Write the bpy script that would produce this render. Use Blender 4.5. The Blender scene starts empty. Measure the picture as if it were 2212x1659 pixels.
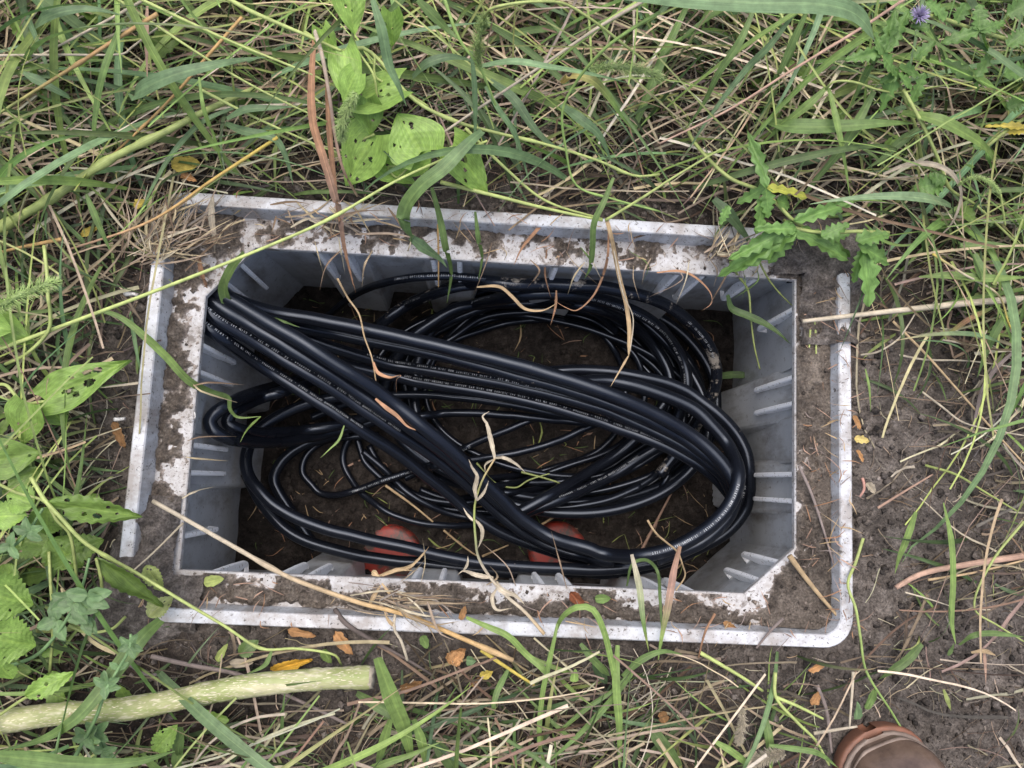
import bpy, math, random
import numpy as np
from mathutils import Matrix, Vector
random.seed(7); rng = np.random.default_rng(11)
S = bpy.context.scene
COL = S.collection
# ------------------------------------------------------------------ camera, light, exposure
RC = np.array([[0.9976, 0.0471, 0.0503], [-0.0530, 0.9909, 0.1240], [0.0440, 0.1264, -0.9910]])
u_, _, v_ = np.linalg.svd(RC); RC = u_ @ v_
TC = np.array([-0.01118, -0.03433, 0.8160]); FC = 1661.0
CC = -RC.T @ TC
cam_d = bpy.data.cameras.new('camera'); cam = bpy.data.objects.new('camera', cam_d); COL.objects.link(cam)
cam_d.sensor_width = 36; cam_d.lens = 36 * FC / 2212; cam_d.clip_start = .01; cam_d.clip_end = 200
M = Matrix.Identity(4)
for i in range(3):
    M[i][0], M[i][1], M[i][2], M[i][3] = RC[0][i], RC[1][i], -RC[2][i], CC[i]
cam.matrix_world = M; S.camera = cam
W = bpy.data.worlds.new('World'); S.world = W; W.use_nodes = True
SUN_EL, SUN_AZ = math.radians(78), math.radians(-25)
nt = W.node_tree; nt.nodes.clear()
sky = nt.nodes.new('ShaderNodeTexSky'); sky.sky_type = 'NISHITA'; sky.sun_disc = False
sky.sun_elevation = SUN_EL; sky.sun_rotation = SUN_AZ; sky.air_density = .7; sky.dust_density = 5.0; sky.ozone_density = 1.2
bg = nt.nodes.new('ShaderNodeBackground'); bg.inputs[1].default_value = .15
ou = nt.nodes.new('ShaderNodeOutputWorld'); nt.links.new(sky.outputs[0], bg.inputs[0]); nt.links.new(bg.outputs[0], ou.inputs[0])
sd = bpy.data.lights.new('sun', 'SUN'); sd.energy = 1.3; sd.angle = math.radians(70); sd.color = (1, .985, .96)
so = bpy.data.objects.new('sun', sd); COL.objects.link(so)
dv = Vector((math.sin(SUN_AZ) * math.cos(SUN_EL), math.cos(SUN_AZ) * math.cos(SUN_EL), math.sin(SUN_EL)))
so.rotation_euler = dv.to_track_quat('Z', 'Y').to_euler(); so.location = (0, 0, 3)
S.view_settings.view_transform = 'Standard'; S.view_settings.look = 'None'; S.view_settings.gamma = 1
S.view_settings.exposure = 0.78
S.view_settings.use_curve_mapping = False
S.render.engine = 'CYCLES'

# ------------------------------------------------------------------ measuring helpers
K = 2212 / 4032.0
CROP = dict(F=(0, 0, 1 / K), A=(700, 950, .5877), B=(1300, 1400, .5877), C=(1900, 1000, .5877), D=(2200, 1500, .54259),
            T1=(0, 0, .60759), T2=(1200, 0, .60759), T3=(2688, 0, .60759), L=(0, 1000, .54249), BL=(0, 1900, .67742),
            BM=(1344, 2200, .60759), BR=(2688, 2016, .60759), R=(3100, 1000, .60285), E1=(400, 700, .63291),
            E2=(1700, 700, .63291), E3=(2300, 900, .5425), E4=(400, 1600, .63291), E5=(1200, 1700, .5425), E6=(2300, 1700, .5425))
def uv_of(c, p):
    o = CROP[c]; return (o[0] + p[0] * o[2]) * K, (o[1] + p[1] * o[2]) * K
def P(u, v, z):
    d = RC.T @ np.array([(u - 1106) / FC, -(v - 829.5) / FC, 1.0]); return CC + d * ((z - CC[2]) / d[2])
def at(c, x, y, z):
    u, v = uv_of(c, (x, y)); return P(u, v, z)
def proj(X):
    q = X @ RC.T + TC; return np.stack([1106 + FC * q[..., 0] / q[..., 2], 829.5 - FC * q[..., 1] / q[..., 2]], -1)
def px(n, z=0.0):                     # length in metres of n full-view pixels at height z
    return n * (CC[2] - z) / FC

# ------------------------------------------------------------------ noise
NG = rng.random((257, 257))
def vnoise(x, y):
    xi = np.floor(x).astype(int); yi = np.floor(y).astype(int); fx = x - xi; fy = y - yi
    fx = fx * fx * (3 - 2 * fx); fy = fy * fy * (3 - 2 * fy)
    a = NG[xi % 256, yi % 256]; b = NG[(xi + 1) % 256, yi % 256]; c = NG[xi % 256, (yi + 1) % 256]; d = NG[(xi + 1) % 256, (yi + 1) % 256]
    return (a * (1 - fx) + b * fx) * (1 - fy) + (c * (1 - fx) + d * fx) * fy
def fbm(x, y, o=4):
    s = 0; a = .5
    for k in range(o):
        s = s + a * vnoise(x * 2 ** k + 17.3 * k, y * 2 ** k + 9.1 * k); a *= .5
    return s
def gz(x, y):                         # ground height
    x = np.asarray(x, float); y = np.asarray(y, float)
    d = np.maximum(np.abs(x) - .38, np.abs(y) - .225)
    h = -.016 + .030 * (fbm(x * 7 + 50, y * 7 + 50, 3) - .45) * np.clip(d / .06 + .15, 0, 1)
    h = h + .007 * (fbm(x * 45 + 9, y * 45 + 3, 4) - .45)
    h = h + .05 * np.clip((np.hypot(x, y) - .9) / 3, 0, 1) * (fbm(x * 1.5 + 80, y * 1.5 + 80, 2) - .4)
    return h

# ------------------------------------------------------------------ mesh helpers
def mk_mesh(name, V, Q, col=None, uv=None, smooth=True):
    me = bpy.data.meshes.new(name); V = np.asarray(V, np.float32); Q = np.asarray(Q, np.int32)
    n, k = Q.shape
    me.vertices.add(len(V)); me.vertices.foreach_set('co', V.ravel())
    me.loops.add(n * k); me.loops.foreach_set('vertex_index', Q.ravel())
    me.polygons.add(n); me.polygons.foreach_set('loop_start', np.arange(0, n * k, k, dtype=np.int32))
    me.polygons.foreach_set('loop_total', np.full(n, k, np.int32))
    me.polygons.foreach_set('use_smooth', np.full(n, smooth))
    if uv is not None:
        l = me.uv_layers.new(name='UVMap'); l.data.foreach_set('uv', np.asarray(uv, np.float32)[Q.ravel()].ravel())
    if col is not None:
        a = me.color_attributes.new('Col', 'FLOAT_COLOR', 'POINT')
        c = np.ones((len(V), 4), np.float32); c[:, :3] = col; a.data.foreach_set('color', c.ravel())
    me.update(); me.validate(); return me
def link(name, me, m=None, parent=None, loc=None):
    o = bpy.data.objects.new(name, me); COL.objects.link(o)
    if m is not None and me is not None: me.materials.append(m)
    if parent is not None: o.parent = parent
    return o
def tag(o, label, cat, group=None):
    o['label'] = label; o['category'] = cat
    if group: o['group'] = group
    return o
def stuff(o, label, cat): o['kind'] = 'stuff'; return tag(o, label, cat)
def empty(name, label, cat, group=None, loc=(0, 0, 0)):
    o = bpy.data.objects.new(name, None); COL.objects.link(o); o.location = loc; o.empty_display_size = .02; return tag(o, label, cat, group)
class Acc:
    def __init__(s): s.V = []; s.Q = []; s.C = []; s.U = []; s.n = 0
    def add(s, V, Q, c=(1, 1, 1), U=None):
        V = np.asarray(V, float).reshape(-1, 3); s.V.append(V); s.Q.append(np.asarray(Q).reshape(-1, 4) + s.n); s.n += len(V)
        s.C.append(np.broadcast_to(np.asarray(c, float), (len(V), 3))); s.U.append(np.zeros((len(V), 2)) if U is None else np.asarray(U).reshape(-1, 2))
    def mesh(s, name, off=None, smooth=True):
        V = np.concatenate(s.V)
        if off is not None: V = V - np.asarray(off)
        return mk_mesh(name, V, np.concatenate(s.Q), np.concatenate(s.C), np.concatenate(s.U), smooth)
    def obj(s, name, m, parent=None, smooth=True):   # origin at first vertex of a free thing
        if parent is None:
            off = s.V[0].mean(0); o = link(name, s.mesh(name, off, smooth), m); o.location = off; return o
        o = link(name, s.mesh(name, parent.location, smooth), m, parent); return o
def spline(pts, n):
    p = np.asarray(pts, float); m = len(p)
    if m == 2: t = np.linspace(0, 1, n)[:, None]; return p[0] * (1 - t) + p[1] * t
    d = np.r_[0, np.cumsum(np.linalg.norm(np.diff(p[:, :3], axis=0), axis=1))]; t = np.linspace(0, d[-1], n)
    tan = np.zeros_like(p)
    for i in range(m):
        a, b = max(i - 1, 0), min(i + 1, m - 1); tan[i] = (p[b] - p[a]) / (d[b] - d[a])
    k = np.clip(np.searchsorted(d, t, side='right') - 1, 0, m - 2); h = (d[k + 1] - d[k])[:, None]; s = ((t - d[k]) / h[:, 0])[:, None]
    return (2 * s**3 - 3 * s**2 + 1) * p[k] + (s**3 - 2 * s**2 + s) * h * tan[k] + (-2 * s**3 + 3 * s**2) * p[k + 1] + (s**3 - s**2) * h * tan[k + 1]
def tangents(p):
    t = np.gradient(p, axis=0); return t / np.maximum(np.linalg.norm(t, axis=1, keepdims=True), 1e-9)
def gridq(a, b, wrap=False):
    i = np.arange(a - 1)[:, None]; j = np.arange(b if wrap else b - 1)[None]; j2 = (j + 1) % b
    return np.stack([i * b + j, i * b + j2, (i + 1) * b + j2, (i + 1) * b + j], -1).reshape(-1, 4)
def tube(acc, p, r, c=(1, 1, 1), k=8, cap=True, rough=0.0):
    p = np.asarray(p, float); n = len(p); r = np.broadcast_to(np.asarray(r, float), (n,)).copy(); t = tangents(p)
    up = np.tile([0, 0, 1.0], (n, 1)); up[np.abs(t[:, 2]) > .93] = [0, 1, 0]
    s = np.cross(t, up); s /= np.linalg.norm(s, axis=1, keepdims=True); w = np.cross(s, t)
    if cap: p = np.r_[p[:1], p, p[-1:]]; s = np.r_[s[:1], s, s[-1:]]; w = np.r_[w[:1], w, w[-1:]]; r = np.r_[r[0] * .05, r, r[-1] * .05]; n += 2
    a = np.arange(k) * 2 * math.pi / k
    rr = r[:, None] * (1 + rough * (rng.random((n, k)) - .5))
    V = p[:, None] + rr[..., None] * (np.cos(a)[None, :, None] * w[:, None] + np.sin(a)[None, :, None] * s[:, None])
    L = np.r_[0, np.cumsum(np.linalg.norm(np.diff(p, axis=0), axis=1))]
    U = np.stack(np.broadcast_arrays(a[None] / 6.283, L[:, None] * 10), -1)
    c = np.asarray(c, float)
    if c.ndim == 2: c = np.repeat(spline(c, n) if len(c) > 1 else c, k, 0)
    acc.add(V, gridq(n, k, True), c, U)
def ribbon(acc, p, w, c=(1, 1, 1), fold=.25, twist=0.0, tilt=0.0, tip=.6, base=.5, wav=0.0, crumple=0.0):
    """leaf blade: five columns, folded along its midrib"""
    p = np.asarray(p, float); n = len(p); t = tangents(p); up = np.tile([0, 0, 1.0], (n, 1)); bad = np.abs(t[:, 2]) > .9; up[bad] = [.3, 1, .2]
    s = np.cross(t, up); s /= np.linalg.norm(s, axis=1, keepdims=True); nn = np.cross(s, t); q = np.linspace(0, 1, n)
    a = tilt + twist * q; s2 = s * np.cos(a)[:, None] + nn * np.sin(a)[:, None]; n2 = np.cross(s2, t)
    prof = np.minimum(1, np.minimum(base + (1 - base) * q / .25, ((1 - q) / tip) ** .8)); prof = np.maximum(prof, .03)
    hw = w / 2 * prof * (1 + wav * np.sin(q * 25 + n))
    x = np.array([-1, -.5, 0, .5, 1.0])
    f = np.abs(x) * fold
    V = p[:, None] + hw[:, None, None] * (x[None, :, None] * s2[:, None] + f[None, :, None] * n2[:, None])
    if crumple: V = V + crumple * w * (rng.random(V.shape) - .5)
    U = np.stack(np.broadcast_arrays((x[None] + 1) / 2, q[:, None] * 3), -1)
    c = np.asarray(c, float)
    if c.ndim == 2: c = np.repeat(spline(c, n), 5, 0)
    acc.add(V, gridq(n, 5), c, U)
def leaf(acc, b, tpt, w, c, lobe=.0, jag=0.0, nj=7, fold=.15, curl=.1, holes=0, nrm=(0, 0, 1), nu=18, nv=12, pw=.8, side=0.0, crumple=0, edge=.0, seed=None):
    b = np.asarray(b, float); tpt = np.asarray(tpt, float); L = np.linalg.norm(tpt - b); ax = (tpt - b) / L
    sv = np.cross(ax, nrm); sv /= np.linalg.norm(sv); nn = np.cross(sv, ax)
    if holes: nu, nv = 44, 36
    if jag: nu = max(nu, nj * 8)
    s = np.linspace(0, 1, nu)[:, None]; t = np.linspace(-1, 1, nv)[None]
    if lobe: prof = np.sqrt(np.maximum(0, 1 - ((s - .28) / .42)**2)) * (s < .28) + (s >= .28) * np.clip((1 - s) / .72, 0, 1) ** pw * (1 + .35 * (s - .28) * (1 - s) * 4 * .72); prof = np.where(s < .28, .62 + .38 * np.sin(s / .28 * 1.5708), prof)
    else: prof = np.sin(np.pi * np.clip(s, 0, 1) ** .75) ** pw
    prof = np.maximum(prof, .02)
    if jag: ph = (s * nj) % 1.0; prof = prof * (1 - jag + jag * (1 - np.abs(ph * 2 - 1) ** 1.0) ** .9 * 1.6)
    X = s * L - lobe * L * np.abs(t) ** 1.3 * (1 - s) ** 3
    Y = t * prof * w / 2
    r = np.random.default_rng(seed if seed is not None else int(abs(b[0] * 9999 + b[1] * 777)) % 99999)
    ph1, ph2 = r.random(2) * 6
    Z = fold * np.abs(Y) - curl * L * s**2 + side * Y + .025 * L * np.sin(s * 9 + ph1) * t + .02 * L * np.sin(s * 6 + t * 4 + ph2) + .008 * L * np.abs(np.sin((s + np.abs(t) * .3) * 22))
    V = b + X[..., None] * ax + Y[..., None] * sv + Z[..., None] * nn
    if crumple: V = V + crumple * w * (r.random(V.shape) - .5)
    U = np.stack(np.broadcast_arrays((t + 1) / 2, s), -1)
    Q = gridq(nu, nv)
    if holes:
        cx = X.ravel()[Q].mean(1); cy = Y.ravel()[Q].mean(1); keep = np.ones(len(Q), bool)
        for _ in range(holes):
            hx, hy = r.uniform(.1, .85) * L, r.uniform(-.4, .4) * w * .8; ra = r.uniform(.018, .045) * L * (1.5 if r.random() < .2 else 1); el = r.uniform(.5, 1)
            keep &= ((cx - hx)**2 + ((cy - hy) / el)**2) > ra * ra
        Q = Q[keep]
    cc = np.asarray(c, float)[None] * (1 + .25 * (fbm(U[..., 0].ravel() * 6 + ph1, U[..., 1].ravel() * 6 + ph2, 3) - .5))[:, None]
    if edge: m_ = np.clip((np.abs(t) + s * .5 - .9), 0, 1) * edge; cc = cc * (1 - m_.ravel()[:, None]) + np.array([.3, .2, .05]) * m_.ravel()[:, None]
    acc.add(V, Q, cc, U)

# ------------------------------------------------------------------ materials
def mat(name):
    m = bpy.data.materials.new(name); m.use_nodes = True; t = m.node_tree; return m, t, t.nodes['Principled BSDF']
def N(t, ty, **k):
    n = t.nodes.new(ty)
    for a, b in k.items():
        if hasattr(n, a): setattr(n, a, b)
        else: n.inputs[a.replace('_', ' ')].default_value = b
    return n
def noise(t, scale, detail=6, rough=.6, coord='Object', stretch=None, dist=0.0):
    tc = N(t, 'ShaderNodeTexCoord'); mp = N(t, 'ShaderNodeMapping')
    if stretch: mp.inputs['Scale'].default_value = stretch
    n = N(t, 'ShaderNodeTexNoise'); n.inputs['Scale'].default_value = scale; n.inputs['Detail'].default_value = detail; n.inputs['Roughness'].default_value = rough; n.inputs['Distortion'].default_value = dist
    t.links.new(tc.outputs[coord], mp.inputs[0]); t.links.new(mp.outputs[0], n.inputs['Vector']); return n.outputs['Fac']
def ramp(t, fac, stops):
    r = N(t, 'ShaderNodeValToRGB'); e = r.color_ramp.elements
    while len(e) < len(stops): e.new(.5)
    for i, (p, c) in enumerate(stops):
        e[i].position = p; e[i].color = (*(c if hasattr(c, '__len__') else (c, c, c)), 1)
    t.links.new(fac, r.inputs[0]); return r.outputs[0]
def mix(t, a, b, f, mode='MIX'):
    n = N(t, 'ShaderNodeMix'); n.data_type = 'RGBA'; n.blend_type = mode
    for s, v in ((0, f), (6, a), (7, b)):
        if hasattr(v, 'links') or hasattr(v, 'is_linked'): t.links.new(v, n.inputs[s])
        else: n.inputs[s].default_value = v if s == 0 else (*v, 1)
    return n.outputs[2]
def bump(t, bs, h, st, d=.002):
    b = N(t, 'ShaderNodeBump'); b.inputs['Strength'].default_value = st; b.inputs['Distance'].default_value = d; t.links.new(h, b.inputs['Height']); t.links.new(b.outputs[0], bs.inputs['Normal'])
def plant_mat(name, rough=.5, trans=.25, vein=0, streak=.25, spec=.35):
    m, t, b = mat(name); ca = N(t, 'ShaderNodeVertexColor'); ca.layer_name = 'Col'
    uvn = N(t, 'ShaderNodeUVMap'); sp = N(t, 'ShaderNodeSeparateXYZ'); t.links.new(uvn.outputs[0], sp.inputs[0])
    c = ca.outputs[0]
    n1 = ramp(t, noise(t, 90, 5), [(.25, .65), (.75, 1.3)]); c = mix(t, c, n1, 1.0, 'MULTIPLY')
    n2 = ramp(t, noise(t, 14, 3, coord='UV', stretch=(2.2, .12, 1)), [(.3, 1 - streak), (.7, 1 + streak)]); c = mix(t, c, n2, 1.0, 'MULTIPLY')
    mb = N(t, 'ShaderNodeMath', operation='SUBTRACT'); t.links.new(sp.outputs[0], mb.inputs[0]); mb.inputs[1].default_value = .5
    ab = N(t, 'ShaderNodeMath', operation='ABSOLUTE'); t.links.new(mb.outputs[0], ab.inputs[0])
    rib = ramp(t, ab.outputs[0], [(.0, 1), (.05 if vein else .08, 0)])
    if vein:
        sc = N(t, 'ShaderNodeMath', operation='MULTIPLY_ADD'); t.links.new(ab.outputs[0], sc.inputs[0]); sc.inputs[1].default_value = -1.1; t.links.new(sp.outputs[1], sc.inputs[2])
        m2 = N(t, 'ShaderNodeMath', operation='MULTIPLY'); t.links.new(sc.outputs[0], m2.inputs[0]); m2.inputs[1].default_value = 7
        fr = N(t, 'ShaderNodeMath', operation='FRACT'); t.links.new(m2.outputs[0], fr.inputs[0])
        vv = ramp(t, fr.outputs[0], [(.0, 0), (.5, 0), (.56, .7), (.62, 0)]); rib = mix(t, rib, vv, 1.0, 'ADD')
        sc2 = noise(t, 300, 2, coord='Object'); 
    bright = mix(t, c, (1.7, 1.6, 1.5), 1.0, 'MULTIPLY'); f = mix(t, (0, 0, 0), rib, .55)
    c = mix(t, c, bright, f)
    t.links.new(c, b.inputs['Base Color']); b.inputs['Roughness'].default_value = rough; b.inputs['Specular IOR Level'].default_value = spec
    bump(t, b, n2, .25, .0004)
    if trans:
        tr = N(t, 'ShaderNodeBsdfTranslucent'); t.links.new(mix(t, c, (1.1, 1.25, .6), 1.0, 'MULTIPLY'), tr.inputs[0])
        mx = N(t, 'ShaderNodeMixShader'); mx.inputs[0].default_value = trans; o = [n for n in t.nodes if n.type == 'OUTPUT_MATERIAL'][0]
        t.links.new(b.outputs[0], mx.inputs[1]); t.links.new(tr.outputs[0], mx.inputs[2]); t.links.new(mx.outputs[0], o.inputs[0])
    return m
M_BLADE = plant_mat('grass_blade'); M_LEAF = plant_mat('broad_leaf', vein=1, rough=.45); M_STEM = plant_mat('green_stem', trans=0, streak=.15)
M_DRY = plant_mat('dry_straw', rough=.75, trans=.08, streak=.35, spec=.15); M_DLEAF = plant_mat('dead_leaf', rough=.75, trans=.1, vein=1, streak=.3, spec=.15)

def soil_mat(name, *a_, vc=False, **k_):
    m = soil_mat0(name, *a_, **k_)
    if vc:
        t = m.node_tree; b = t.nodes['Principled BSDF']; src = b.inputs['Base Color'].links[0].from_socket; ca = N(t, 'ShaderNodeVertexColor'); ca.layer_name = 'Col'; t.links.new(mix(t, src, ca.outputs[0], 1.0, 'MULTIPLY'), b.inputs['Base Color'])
    return m
def soil_mat0(name, dark=(.020, .017, .015), mid=(.085, .074, .066), light=(.20, .18, .165), bs=.8):
    m, t, b = mat(name)
    n1 = noise(t, 9, 8, .65); n2 = noise(t, 70, 8, .7); n3 = noise(t, 420, 4, .7)
    c = ramp(t, n2, [(.25, dark), (.48, mid), (.75, light)]); c = mix(t, c, ramp(t, n1, [(.3, .55), (.7, 1.35)]), 1.0, 'MULTIPLY')
    c = mix(t, c, ramp(t, n3, [(.32, .4), (.66, 1.65)]), .9, 'MULTIPLY')
    t.links.new(c, b.inputs['Base Color']); b.inputs['Roughness'].default_value = .85; b.inputs['Specular IOR Level'].default_value = .25
    h = mix(t, n2, n3, .4); bump(t, b, h, bs, .0045); return m
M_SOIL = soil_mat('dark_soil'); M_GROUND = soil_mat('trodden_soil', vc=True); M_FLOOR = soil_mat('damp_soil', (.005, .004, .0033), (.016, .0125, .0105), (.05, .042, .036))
M_MUD = soil_mat('mud', (.035, .029, .025), (.115, .098, .086), (.24, .215, .19), .6)

M_MUDV = soil_mat('caked_mud', (.035, .029, .025), (.115, .098, .084), (.22, .195, .17), .7, vc=True)
# rim plastic with mud stains; wall plastic
m, t, b = mat('weathered_plastic')
n1 = noise(t, 14, 9, .68); n2 = noise(t, 110, 6, .7); n3 = noise(t, 330, 3, .6); n4 = noise(t, 30, 6, .7, stretch=(1, 1, .3))
base = ramp(t, n1, [(.3, (.40, .415, .44)), (.6, (.56, .58, .605))])
st = ramp(t, n4, [(.42, 0), (.62, 1)]); sp_ = ramp(t, n2, [(.60, 0), (.66, 1)]); sk = ramp(t, n3, [(.61, 0), (.67, .85)])
c = mix(t, base, (.22, .19, .165), mix(t, (0, 0, 0), st, .75)); c = mix(t, c, (.07, .058, .05), sp_); c = mix(t, c, (.05, .045, .04), sk)
t.links.new(c, b.inputs['Base Color']); b.inputs['Roughness'].default_value = .55; bump(t, b, n2, .3, .0006); M_RIM = m
m, t, b = mat('scuffed_ledge_plastic')
n1 = noise(t, 22, 9, .7); n2 = noise(t, 130, 6, .75); n3 = noise(t, 380, 4, .65); n4 = noise(t, 45, 7, .7, dist=.6)
film = mix(t, ramp(t, n1, [(.28, 0), (.56, 1)]), ramp(t, n2, [(.35, 0), (.7, 1)]), .45)
c = mix(t, (.62, .64, .67), (.26, .235, .21), film); c = mix(t, c, (.10, .085, .072), ramp(t, n3, [(.58, 0), (.64, .9)])); c = mix(t, c, (.13, .11, .095), ramp(t, n4, [(.56, 0), (.64, .9)]))
t.links.new(c, b.inputs['Base Color']); b.inputs['Roughness'].default_value = .65; bump(t, b, mix(t, n3, n4, .5), .5, .0012); M_LEDGE = m
m, t, b = mat('grey_plastic_wall')
n1 = noise(t, 8, 6, .6); n2 = noise(t, 160, 4, .6)
c = ramp(t, n1, [(.3, (.36, .375, .385)), (.7, (.50, .515, .525))]); c = mix(t, c, (.14, .12, .105), ramp(t, n2, [(.63, 0), (.69, .8)]))
c = mix(t, c, (.17, .15, .13), ramp(t, noise(t, 26, 8, .75, stretch=(1, 1, .35)), [(.48, 0), (.68, .85)]))
t.links.new(c, b.inputs['Base Color']); b.inputs['Roughness'].default_value = .42; M_WALL = m
m, t, b = mat('rib_plastic')
n2 = noise(t, 200, 5, .6); c = mix(t, (.86, .87, .88), (.30, .26, .22), ramp(t, n2, [(.58, 0), (.66, .8)]))
t.links.new(c, b.inputs['Base Color']); b.inputs['Roughness'].default_value = .5; M_RIB = m
def cable_mat(name, mud=0.0, rough=.20):
    m, t, b = mat(name)
    n = noise(t, 25, 6, .6); s = noise(t, 60, 3, .6, coord='UV', stretch=(.9, .02, 1)); d = noise(t, 260, 4, .7)
    c = mix(t, (.0035, .0042, .0065), (.008, .0095, .014), n)
    if mud: c = mix(t, c, (.30, .27, .23), ramp(t, noise(t, 34, 9, .75), [(.60 - mud, 0), (.67 - mud, .8)]))
    c = mix(t, c, (.10, .095, .09), ramp(t, d, [(.70, 0), (.76, .5)]))
    t.links.new(c, b.inputs['Base Color']); t.links.new(ramp(t, n, [(.3, rough - .04), (.7, rough + .07)]), b.inputs['Roughness'])
    b.inputs['Specular IOR Level'].default_value = .42; b.inputs['Specular Tint'].default_value = (.74, .84, 1, 1)
    bump(t, b, s, .12, .0006); return m
M_CABLE = cable_mat('black_sheath', -.055); M_THIN = cable_mat('thin_black_sheath', rough=.19); M_MUDC = cable_mat('mud_smeared_sheath', .04)
m, t, b = mat('white_print'); b.inputs['Base Color'].default_value = (.34, .36, .38, 1); b.inputs['Roughness'].default_value = .6; M_PRINT = m
m, t, b = mat('red_plastic')
c = mix(t, (.25, .026, .016), (.05, .036, .03), ramp(t, noise(t, 28, 8, .7), [(.47, 0), (.58, 1)])); t.links.new(c, b.inputs['Base Color']); b.inputs['Roughness'].default_value = .5; M_RED = m
m, t, b = mat('boot_leather')
n = noise(t, 16, 7, .65); c = ramp(t, n, [(.3, (.045, .028, .022)), (.52, (.13, .088, .066)), (.72, (.30, .25, .21))]); t.links.new(c, b.inputs['Base Color']); b.inputs['Roughness'].default_value = .27; bump(t, b, noise(t, 120, 5), .35, .0012); M_BOOT = m
m, t, b = mat('boot_rubber'); n = noise(t, 30, 6); t.links.new(ramp(t, n, [(.3, (.10, .05, .032)), (.7, (.25, .105, .06))]), b.inputs['Base Color']); b.inputs['Roughness'].default_value = .6; M_RUB = m
m, t, b = mat('boot_toe_rand'); n = noise(t, 40, 6); t.links.new(ramp(t, n, [(.3, (.12, .085, .065)), (.7, (.26, .2, .16))]), b.inputs['Base Color']); b.inputs['Roughness'].default_value = .5; M_RAND = m
m, t, b = mat('white_scrap'); t.links.new(ramp(t, noise(t, 300, 4), [(.4, (.6, .6, .58)), (.65, (.22, .2, .18))]), b.inputs['Base Color']); b.inputs['Roughness'].default_value = .4; M_WHITE = m
m, t, b = mat('mottled_stalk')
n = noise(t, 40, 7, .6, stretch=(.35, 1.2, 1)); c = ramp(t, n, [(.3, (.16, .20, .05)), (.5, (.33, .34, .16)), (.66, (.50, .46, .30))])
d = noise(t, 230, 2, .5, stretch=(.3, 1, 1)); c = mix(t, c, (.60, .56, .42), ramp(t, d, [(.56, 0), (.68, .6)])); c = mix(t, c, (.22, .27, .08), ramp(t, noise(t, 90, 4, .6, stretch=(.06, 1, 1)), [(.5, 0), (.62, .7)])); c = mix(t, c, (.2, .13, .07), ramp(t, noise(t, 22, 5), [(.66, 0), (.74, .8)]))
t.links.new(c, b.inputs['Base Color']); b.inputs['Roughness'].default_value = .55; bump(t, b, d, .5, .001); M_STALK = m

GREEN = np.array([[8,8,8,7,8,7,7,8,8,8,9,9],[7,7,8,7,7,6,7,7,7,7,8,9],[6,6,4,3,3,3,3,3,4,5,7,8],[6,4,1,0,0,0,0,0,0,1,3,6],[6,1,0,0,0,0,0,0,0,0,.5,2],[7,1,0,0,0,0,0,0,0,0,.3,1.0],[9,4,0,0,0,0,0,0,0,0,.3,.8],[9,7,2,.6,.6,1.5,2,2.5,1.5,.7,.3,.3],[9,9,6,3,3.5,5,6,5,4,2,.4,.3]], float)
STRAW = np.array([[8,8,8,8,8,9,9,9,9,9,7,6],[8,8,8,7,7,8,9,9,9,9,8,7],[7,7,6,5,5,5,5,5,6,7,7,7],[5,5,2,0,0,0,0,0,0,2,5,7],[4,3,0,0,0,0,0,0,0,0,1.6,3],[4,3,0,0,0,0,0,0,0,0,1.6,3.4],[4,3,0,0,0,0,0,0,0,0,1.8,3.4],[5,4,4,3,4,5,5.5,5,4,2.6,2,2.4],[5,5,6,7,8,8,8,7,6,3.5,2,1.8]], float)
def dens(G_, uv):
    x = np.clip(uv[..., 0] / 184.3 - .5, 0, 10.999); y = np.clip(uv[..., 1] / 184.3 - .5, 0, 7.999); i = x.astype(int); j = y.astype(int); fx = x - i; fy = y - j
    return (G_[j, i] * (1 - fx) + G_[j, i + 1] * fx) * (1 - fy) + (G_[j + 1, i] * (1 - fx) + G_[j + 1, i + 1] * fx) * fy
# ------------------------------------------------------------------ ground
core = np.linspace(-1.15, 1.15, 420); out = np.array([1.3, 1.5, 1.8, 2.3, 3, 4, 6, 9, 14, 22, 35])
xs = np.r_[-out[::-1], core, out]; ys = np.r_[-out[::-1], np.linspace(-1.15, 1.15, 420), out]
X, Y = np.meshgrid(xs, ys, indexing='ij'); Z = gz(X, Y)
Q = gridq(len(xs), len(ys)); cx = X.ravel()[Q].mean(1); cy = Y.ravel()[Q].mean(1)
Q = Q[~((np.abs(cx) < .374) & (np.abs(cy) < .219))]
grass_shade = np.clip(dens(GREEN, proj(np.stack([X, Y, 0 * X], -1))) / 6 + .5 * (fbm(X * 12 + 9, Y * 12 + 9, 3) - .45), 0, 1)[..., None]; ground_col = (1 - grass_shade) * np.array([.92, .90, .87]) + grass_shade * np.array([.26, .22, .19])  # soil colour darkened under thick growth, standing in for shade between blades
g = link('ground', mk_mesh('ground', np.stack([X, Y, Z], -1).reshape(-1, 3), Q, ground_col.reshape(-1, 3)), M_GROUND); g['kind'] = 'structure'; g['label'] = 'dark crumbly soil around the box'
ZF = -.345
xs = np.linspace(-.45, .45, 260); ys = np.linspace(-.30, .30, 180); X, Y = np.meshgrid(xs, ys, indexing='ij')
def fz(x, y): return ZF + .035 * (fbm(x * 12 + 5, y * 12 + 5, 3) - .5) + .012 * (fbm(x * 70, y * 70 + 5, 3) - .5)
g = link('soil_floor', mk_mesh('soil_floor', np.stack([X, Y, fz(X, Y)], -1).reshape(-1, 3), gridq(260, 180)), M_FLOOR); g['kind'] = 'structure'; g['label'] = 'damp dark earth at the bottom of the box'

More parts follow.
